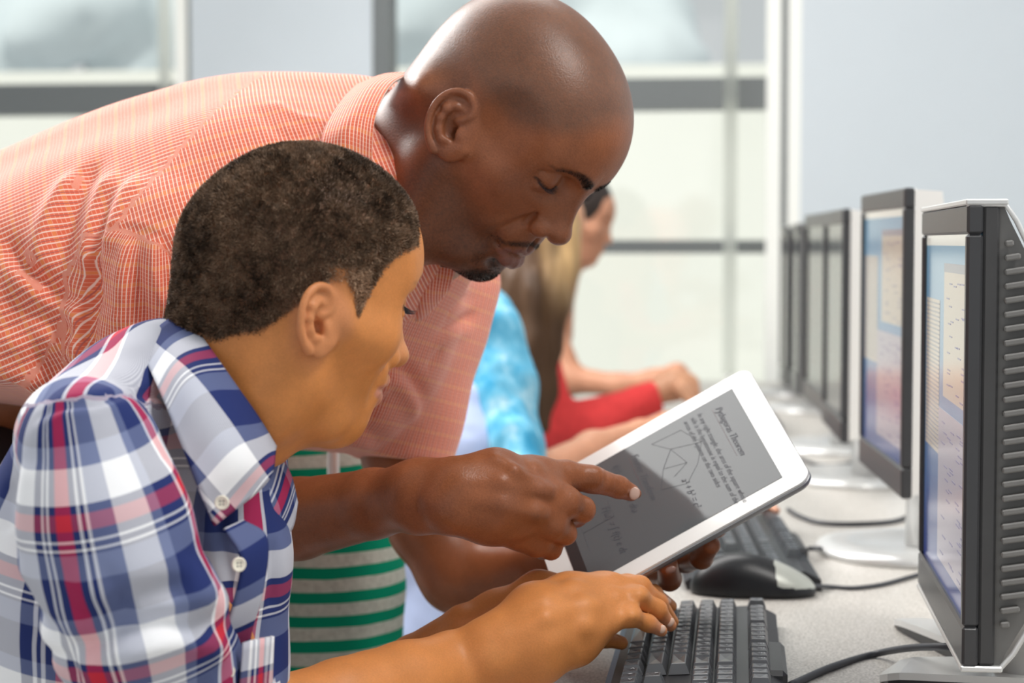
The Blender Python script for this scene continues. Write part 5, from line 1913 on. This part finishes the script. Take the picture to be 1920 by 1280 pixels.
# collar leaves
patch('collar', [[(343, 583, 1.375), (395, 655, 1.325), (440, 720, 1.305), (482, 780, 1.31), (517, 836, 1.335)],
                 [(300, 612, 1.355), (350, 700, 1.29), (400, 790, 1.265), (448, 860, 1.27), (500, 903, 1.30)],
                 [(264, 655, 1.34), (305, 745, 1.28), (335, 820, 1.255), (368, 905, 1.25), (402, 985, 1.262)]], M['plaid'], boy, n=10, thick=.002, uvs=(.95, -.55), uvo=(.065, .104), bulge=.004, swap=True)
patch('collar', [[(508, 838, 1.385), (542, 885, 1.39), (557, 942, 1.395)], [(496, 890, 1.36), (524, 940, 1.365), (547, 990, 1.385)], [(478, 935, 1.345), (498, 988, 1.35), (522, 1014, 1.37)]],
      M['plaid'], boy, n=8, thick=.002, uvo=(.02, .055))
# neckline inside and label
patch('collar_label', [[(470, 955, 1.352), (497, 938, 1.358)], [(474, 985, 1.350), (490, 975, 1.355)]], mat_plain('label_cloth', srgb(214, 190, 150), .8), boy, n=4, thick=.001)
# placket
patch('placket', [[(420, 990, 1.262), (452, 1050, 1.262), (438, 1130, 1.268), (410, 1215, 1.278), (400, 1300, 1.29)],
                  [(455, 975, 1.285), (500, 1010, 1.285), (492, 1110, 1.285), (470, 1190, 1.292), (460, 1300, 1.30)]], M['plaid'], boy, n=8, thick=.002, uvs=(1, .6), uvo=(.045, .084), swap=True)
patch('pocket', [[(455, 1205, 1.265), (480, 1198, 1.27), (512, 1192, 1.30)], [(448, 1300, 1.27), (478, 1300, 1.275), (508, 1300, 1.31)]], M['plaid'], boy, n=6, thick=.002, uvo=(.025, .0))
M['button'] = mat_plain('button_shell', srgb(238, 232, 214), .25)


def button(parent, px, py, d, r, tiltx=0, tilty=0):
    c = at(px, py, d); n = -FWD + tiltx * RGT + tilty * UPV; n /= np.linalg.norm(n)
    q = Vector(n).to_track_quat('Z', 'Y').to_matrix().to_4x4()
    Mt = Matrix.Translation(Vector(c)) @ q
    mb = MB(); v, f = [], []
    R = pr(r, d)
    prof = [(1, -.0008), (1, .0004), (.92, .0010), (.80, .0010), (.68, .0005), (0.01, .0004)]
    for (a, z) in prof:
        for k in range(28): v.append(tuple(Mt @ Vector((R * a * math.cos(2 * PI * k / 28), R * a * math.sin(2 * PI * k / 28), z))))
    for j in range(len(prof) - 1):
        for k in range(28): f.append((j * 28 + k, j * 28 + (k + 1) % 28, (j + 1) * 28 + (k + 1) % 28, (j + 1) * 28 + k))
    b = mb.add(v, f).build('button', M['button'], parent, smooth=True)
    for (a, e) in ((1, 1), (-1, 1), (1, -1), (-1, -1)):
        p0 = Mt @ Vector((a * R * .22, e * R * .22, .0002)); p1 = Mt @ Vector((a * R * .22, e * R * .22, .00075))
        MB().tube([p0, p1], R * .11, 6).build('buttonhole', M['ink'], b)


button(boy, 416, 942, 1.246, 14)
button(boy, 448, 1058, 1.252, 14, .5, 0)
button(boy, 428, 1258, 1.262, 13, .4, .1)
# eyelashes of both
def lashes(parent, fr, p, n=26, L=.9, mat='ink'):
    R, o_, s = fr
    mb = MB(); ex, ey, ez = p['eye']; lz = p['lidz']
    A0 = catmull([(ex + .95, ey - 1.3, ez + lz + .1), (ex + 1.36, ey - .5, ez + lz - .12), (ex + 1.32, ey + .45, ez + lz - .08), (ex + .78, ey + 1.4, ez + lz + .2)], 12)
    for sg in (-1, 1):
        for i in range(n):
            q = A0[int(i / (n - 1) * (len(A0) - 1))]
            d0 = np.array([1.0, (q[1] - ey) * .45, -.35])
            pts = [q, q + d0 * L * .5, q + d0 * L * .85 + np.array([0, 0, L * .18])]
            W = []
            for z in pts:
                z = np.array([z[0], z[1] * sg, z[2]])
                W.append(R @ (z * s) + o_)
            mb.tube(W, [.00028, .0002, .00006], 4)
    ob = mb.build('eyelashes', M[mat], parent); ob['kind'] = 'stuff'


lashes(man, mfr, MAN, L=.6)
lashes(boy, bfr, BOY, L=.95)

tufts('beard', vm1, fm1, np.clip(FH['beard'] - .3, 0, 1), man, 3600, .0022, .00016, 9, ((.010, .007, .006), (.035, .022, .016)), curl=.5)
tufts('eyebrow', vm1, fm1, np.clip(FH['brow'] - .35, 0, 1), man, 1100, .0038, .00016, 10, ((.010, .007, .006), (.020, .013, .010)), curl=.3, lay=(-.9 * mfr[0][:, 0] * 0 - 1.3 * mfr[0][:, 1] * 1.0))
# ================= the people farther along the desk =================
def simple(name, F, lo_hi, h, mat, parent, noise_=None, col=None):
    v, f = polygonise(F, *lo_hi, h)
    if noise_:
        N = vnormals(v, f)
        v = v + N * noise_(v)[:, None]
    o = link_mesh(name, v, f, mat, parent)
    if col is not None:
        c = col(v) if callable(col) else np.tile(np.array(col, float), (len(v), 1))
        set_attr(o, 'col', np.concatenate([np.clip(c, 0, 1), np.ones((len(c), 1))], 1))
    return o, v, f


def ibox(pts, m): return bbox([at(*p) for p in pts], m)


def strands(v, vert=3.0, hor=55.0):
    """fine vertical locks"""
    Q = v * np.array([hor, hor, vert])
    return vnoise(Q, 1.0, 5, 3)


M['skin_far'] = mat_skin('skin_fair', rough=.5, sss=.05, bump=.05, nscale=300)
M['hair_far'] = hair_mat('hair_long', 0, 0)
GIRL = dict(BOY); GIRL.update(ears=.85)
SK_F = np.array([.62, .33, .21])

# child in the green striped shirt -------------------------------------
p = empty('person', at(600, 1100, 2.2) * np.array([1, 1, 0]))
tag(p, 'child in a green and grey striped shirt sitting behind the pointing forearm', 'person')
F = Field(); fr = (pose(5, 25, 0), at(620, 610, 2.3), .0092)
F.frame(*fr, True); head_field(F, GIRL); ear_field(F, GIRL); F.frame()
limb(F, [(600, 620, 2.3, 85), (590, 760, 2.27, 88), (590, 850, 2.22, 120), (590, 1200, 2.2, 110)], .03)
simple('body', F, ibox([(380, 380, 2.15), (860, 1350, 2.45)], .03), .005, M['skin_far'], p, col=SK_BOY * .8)
v, f = polygonise(F, *ibox([(400, 380, 2.15), (860, 780, 2.45)], .02), .006)
F = Field(); F.frame(*fr, True); F.add(P_ell((-1.5, 0, 5.6), (8.9, 8.0, 8.4)), 0); F.add(P_ell((7, 0, -1.5), (5.5, 8, 7.5)), 1.5, 's'); F.frame()
simple('hair', F, ibox([(380, 380, 2.15), (860, 800, 2.45)], .03), .005, M['hair_far'], p, lambda v: .002 * vnoise(v, 90, 1), (.02, .012, .008))
F = Field()
limb(F, [(600, 850, 2.2, 100), (606, 960, 2.17, 128), (606, 1100, 2.15, 138), (600, 1250, 2.15, 136), (595, 1400, 2.15, 138)], .04)
limb(F, [(520, 860, 2.1, 70), (690, 870, 2.28, 60)], .05)
limb(F, [(690, 880, 2.26, 60), (705, 1000, 2.26, 52)], .03)


def stripe_mat():
    m, nt, b = new_mat('striped_knit'); L = nt.links
    tc = nt.nodes.new('ShaderNodeTexCoord'); sp = nt.nodes.new('ShaderNodeSeparateXYZ'); L.new(tc.outputs['Object'], sp.inputs[0])
    nz = nt.nodes.new('ShaderNodeTexNoise'); nz.inputs['Scale'].default_value = 9; L.new(tc.outputs['Object'], nz.inputs['Vector'])
    ad = nt.nodes.new('ShaderNodeMath'); ad.operation = 'MULTIPLY_ADD'; ad.inputs[1].default_value = .006; L.new(nz.outputs['Fac'], ad.inputs[0]); L.new(sp.outputs['Z'], ad.inputs[2])
    d = nt.nodes.new('ShaderNodeMath'); d.operation = 'MULTIPLY_ADD'; d.inputs[1].default_value = 1 / .0262; d.inputs[2].default_value = STRIPE_OFF
    L.new(ad.outputs[0], d.inputs[0])
    fr = nt.nodes.new('ShaderNodeMath'); fr.operation = 'FRACT'; L.new(d.outputs[0], fr.inputs[0])
    gt = nt.nodes.new('ShaderNodeMath'); gt.operation = 'LESS_THAN'; gt.inputs[1].default_value = .47; L.new(fr.outputs[0], gt.inputs[0])
    n2 = nt.nodes.new('ShaderNodeTexNoise'); n2.inputs['Scale'].default_value = 160; L.new(tc.outputs['Object'], n2.inputs['Vector'])
    g = nt.nodes.new('ShaderNodeMix'); g.data_type = 'RGBA'; g.inputs['A'].default_value = (*srgb(140, 140, 130), 1); g.inputs['B'].default_value = (*srgb(190, 190, 178), 1); L.new(n2.outputs['Fac'], g.inputs['Factor'])
    x = nt.nodes.new('ShaderNodeMix'); x.data_type = 'RGBA'; L.new(g.outputs['Result'], x.inputs['A']); x.inputs['B'].default_value = (*srgb(6, 122, 92), 1); L.new(gt.outputs[0], x.inputs['Factor'])
    L.new(x.outputs['Result'], b.inputs['Base Color']); b.inputs['Roughness'].default_value = .95; b.inputs['Specular IOR Level'].default_value = .1
    return m


STRIPE_OFF = 20.32
M['stripe'] = stripe_mat()
simple('shirt', F, ibox([(420, 760, 2.0), (800, 1400, 2.35)], .03), .005, M['stripe'], p, lambda v: .002 * vnoise(v, 12, 1, 2))

# chair --------------------------------------------------------------
c = at(560, 1100, 2.32)
t = empty('chair', (c[0], c[1], 0)); tag(t, 'chair with a pale grey metal back post, behind the boy\'s chin', 'chair')
q = at(625, 830, 2.02)
MB().tube(catmull([at(625, 800, 2.02), at(625, 870, 2.02), at(622, 930, 2.02), at(590, 975, 2.03), at(480, 1000, 2.06), at(420, 1100, 2.06), (q[0] - .14, q[1] + .02, .42)], 6), .0066, 14).build('back_post', M['silver'], t, smooth=True)
MB().tube([(q[0] - .30, q[1] + .02, .42), (q[0] - .30, q[1] + .02, .98)], .0066, 14).build('back_post', M['silver'], t, smooth=True)
MB().box((q[0] - .32, q[1] - .02, .40), (q[0] + .02, q[1] + .40, .44), bev=.012).build('seat', M['side'], t)
for dx in (-.30, 0):
    for dy in (0, .38):
        MB().tube([(q[0] + dx, q[1] + dy, 0), (q[0] + dx, q[1] + dy, .41)], .011, 10).build('leg', M['silver'], t, smooth=True)

# girl in sky blue ------------------------------------------------------
p = empty('person', at(900, 900, 2.9) * np.array([1, 1, 0]))
tag(p, 'person in a mottled sky blue top over a pale lavender shirt, behind the man\'s sleeve', 'person')
F = Field(); fr = (pose(0, 20, 0), at(860, 400, 3.0), .0092)
F.frame(*fr, True); head_field(F, GIRL); ear_field(F, GIRL); F.frame()
limb(F, [(850, 420, 3.0, 62), (865, 520, 2.98, 60), (880, 640, 2.95, 80), (900, 900, 2.9, 80)], .03)
limb(F, [(925, 640, 2.88, 38), (965, 780, 2.82, 36), (1000, 890, 2.80, 34), (1110, 842, 2.92, 31), (1200, 812, 3.0, 25)], .02)
limb(F, [(1200, 812, 3.0, 24), (1250, 800, 3.05, 26), (1290, 812, 3.08, 14)], .01)
limb(F, [(900, 700, 2.85, 34), (1010, 960, 2.62, 38), (1180, 930, 2.58, 30), (1330, 925, 2.54, 24)], .02)
limb(F, [(1330, 925, 2.54, 24), (1390, 930, 2.50, 12), (1435, 943, 2.45, 9.5), (1458, 957, 2.42, 7.5)], .006)
simple('body', F, ibox([(760, 260, 2.9), (1470, 1000, 2.38), (1320, 700, 3.15), (760, 1000, 3.1)], .02), .0045, M['skin_far'], p, col=SK_F * [1.05, .95, .9])
F = Field(); F.frame(*fr, True); F.add(P_ell((-1.5, 0, 5.6), (8.9, 8.0, 8.4)), 0); F.add(P_ell((7, 0, -1.5), (5.5, 8, 7.5)), 1.5, 's'); F.frame()
simple('hair', F, ibox([(740, 250, 2.85), (1000, 560, 3.2)], .02), .006, M['hair_far'], p, lambda v: .004 * strands(v), (.10, .05, .02))
F = Field()
limb(F, [(900, 585, 2.92, 50), (912, 640, 2.9, 62), (915, 720, 2.89, 84), (925, 850, 2.88, 90), (925, 1000, 2.88, 96)], .02)
limb(F, [(925, 575, 2.90, 34), (930, 620, 2.86, 40), (958, 720, 2.83, 48), (972, 840, 2.80, 46), (980, 880, 2.79, 46)], .02)
limb(F, [(800, 620, 3.0, 70), (820, 760, 3.0, 80)], .03)
limb(F, [(868, 590, 2.97, 56), (880, 680, 2.94, 84), (895, 860, 2.93, 96)], .03)
limb(F, [(895, 680, 2.85, 46), (960, 830, 2.73, 46), (1005, 940, 2.64, 46), (1060, 945, 2.62, 42)], .02)


def mottled():
    m, nt, b = new_mat('mottled_blue'); L = nt.links
    tc = nt.nodes.new('ShaderNodeTexCoord')
    mp = nt.nodes.new('ShaderNodeMapping'); mp.inputs['Scale'].default_value = (1, 1, .45); L.new(tc.outputs['Object'], mp.inputs['Vector'])
    n = nt.nodes.new('ShaderNodeTexNoise'); n.inputs['Scale'].default_value = 26; n.inputs['Detail'].default_value = 5; n.inputs['Roughness'].default_value = .65
    L.new(mp.outputs[0], n.inputs['Vector'])
    r = nt.nodes.new('ShaderNodeValToRGB'); e = r.color_ramp.elements
    e[0].position = .34; e[0].color = (*srgb(60, 146, 184), 1); e[1].position = .68; e[1].color = (*srgb(180, 214, 226), 1)
    q = e.new(.52); q.color = (*srgb(110, 178, 206), 1)
    L.new(n.outputs['Fac'], r.inputs[0]); L.new(r.outputs[0], b.inputs['Base Color']); b.inputs['Roughness'].default_value = .9
    b.inputs['Specular IOR Level'].default_value = .1
    return m


M['blue'] = mottled()
simple('top', F, ibox([(700, 500, 2.75), (1110, 1020, 3.15), (1110, 1020, 2.55)], .02), .005, M['blue'], p, lambda v: .007 * vnoise(v * [1, 1, .3], 34, 1, 2))
F = Field()
limb(F, [(870, 770, 2.80, 60), (866, 860, 2.76, 78), (850, 960, 2.74, 90), (800, 1080, 2.72, 92), (795, 1200, 2.70, 105), (790, 1350, 2.70, 110)], .03)
simple('shirt', F, ibox([(650, 680, 2.6), (1000, 1450, 2.9)], .02), .006, mat_plain('lavender_cotton', srgb(176, 190, 224), .9), p, lambda v: .008 * vnoise(v, 13, 1, 3))

# long haired person in red ----------------------------------------------
p = empty('person', at(1000, 900, 3.7) * np.array([1, 1, 0]))
tag(p, 'person with long wavy brown hair and a red sleeve typing farther along the desk', 'person')
F = Field(); fr = (pose(4, 22, 0), at(1000, 440, 3.7), .0092)
F.frame(*fr, True); head_field(F, GIRL); F.frame()
limb(F, [(1000, 450, 3.7, 55), (985, 560, 3.7, 52), (985, 700, 3.7, 60)], .03)
limb(F, [(1215, 742, 3.70, 23), (1262, 722, 3.72, 27), (1290, 722, 3.72, 23)], .02)
limb(F, [(1285, 715, 3.71, 14), (1308, 735, 3.70, 8)], .006)
limb(F, [(1280, 722, 3.68, 13), (1306, 748, 3.67, 8)], .006)
limb(F, [(1275, 730, 3.66, 13), (1298, 756, 3.65, 8)], .006)
simple('body', F, ibox([(900, 320, 3.55), (1340, 850, 3.85)], .02), .006, M['skin_far'], p, col=SK_F * [1.0, .95, .85])
F = Field()
limb(F, [(985, 640, 3.75, 50), (985, 800, 3.75, 75), (985, 1000, 3.75, 80)], .03)
limb(F, [(1010, 650, 3.68, 34), (1040, 800, 3.66, 42), (1110, 792, 3.67, 40), (1225, 744, 3.70, 33)], .025)
cut(F, 1236, 742, 3.70, 1, -.35)
simple('sweater', F, ibox([(880, 560, 3.5), (1260, 1000, 3.95)], .02), .006, mat_plain('red_knit', srgb(226, 66, 66), .95, noise_amt=.2, nscale=60), p, lambda v: .005 * vnoise(v, 24, 1, 2))
F = Field()
limb(F, [(1000, 400, 3.66, 74), (1010, 470, 3.64, 66), (1000, 560, 3.60, 62), (995, 650, 3.58, 46), (1010, 730, 3.57, 26), (1022, 800, 3.56, 10)], .04)
limb(F, [(960, 520, 3.6, 40), (950, 620, 3.6, 28), (965, 700, 3.6, 14)], .03)
limb(F, [(1050, 430, 3.62, 34), (1052, 500, 3.6, 22), (1040, 580, 3.58, 20), (1035, 650, 3.58, 14)], .03)


def hcol(v):
    X, Y = pj(v)
    s = strands(v, 2, 40)
    b = np.tile([.085, .040, .016], (len(v), 1))
    g = sstep(1005, 1055, X + 14 * s) * sstep(620, 470, Y)
    b = b * (1 - g[:, None]) + np.array([.52, .33, .15]) * g[:, None]
    return b * (1 + .6 * s[:, None])


simple('hair', F, ibox([(880, 300, 3.4), (1110, 830, 3.85)], .02), .005, M['hair_far'], p, lambda v: .012 * strands(v, 5, 34), hcol)

# farthest person, dark hair ----------------------------------------------
p = empty('person', at(1040, 800, 4.45) * np.array([1, 1, 0]))
tag(p, 'farthest person in profile, dark hair and dark navy top, near the window', 'person')
F = Field(); fr = (pose(-4, 16, 0), at(1074, 421, 4.45), .0095)
F.frame(*fr, True); head_field(F, GIRL); ear_field(F, GIRL); F.frame()
limb(F, [(1060, 440, 4.45, 40), (1035, 520, 4.45, 44), (1015, 620, 4.45, 60)], .03)
limb(F, [(1040, 640, 4.35, 28), (1070, 712, 4.33, 26), (1160, 722, 4.3, 20), (1225, 712, 4.28, 18), (1270, 700, 4.27, 17), (1300, 715, 4.25, 8)], .02)
simple('body', F, ibox([(960, 320, 4.2), (1330, 800, 4.65)], .02), .0055, M['skin_far'], p, col=SK_F * [.88, .78, .72])
F = Field(); F.frame(*fr, True)
F.add(P_ell((-1.2, 0, 5.4), (9.6, 8.3, 8.6)), 0)
F.add(P_ell((8.6, 0, -1.6), (6.4, 9, 8.2)), 1.0, 's')
F.add(P_cone((-4, 3, 0), (-6, 3, -9), 4.5, 3.5), 2.0); F.frame()
simple('hair', F, ibox([(940, 300, 4.2), (1200, 600, 4.7)], .02), .006, M['hair_far'], p, lambda v: .003 * strands(v), (.030, .020, .016))
F = Field()
limb(F, [(1005, 590, 4.45, 62), (1000, 700, 4.45, 72), (995, 900, 4.45, 80)], .03)
simple('top', F, ibox([(900, 500, 4.2), (1100, 980, 4.7)], .02), .008, mat_plain('navy_knit', srgb(40, 44, 62), .95), p, lambda v: .004 * vnoise(v, 18, 1))

# the man's trousers ------------------------------------------------------
F = Field()
limb(F, [(-60, 1020, 1.84, 240), (-200, 1150, 1.88, 250), (-200, 1700, 1.9, 190), (-180, 2500, 1.9, 150)], .05)
simple('trousers', F, ibox([(-460, 760, 1.7), (200, 2600, 2.15)], .03), .01, mat_plain('black_cloth', (.01, .01, .012), .9), man)
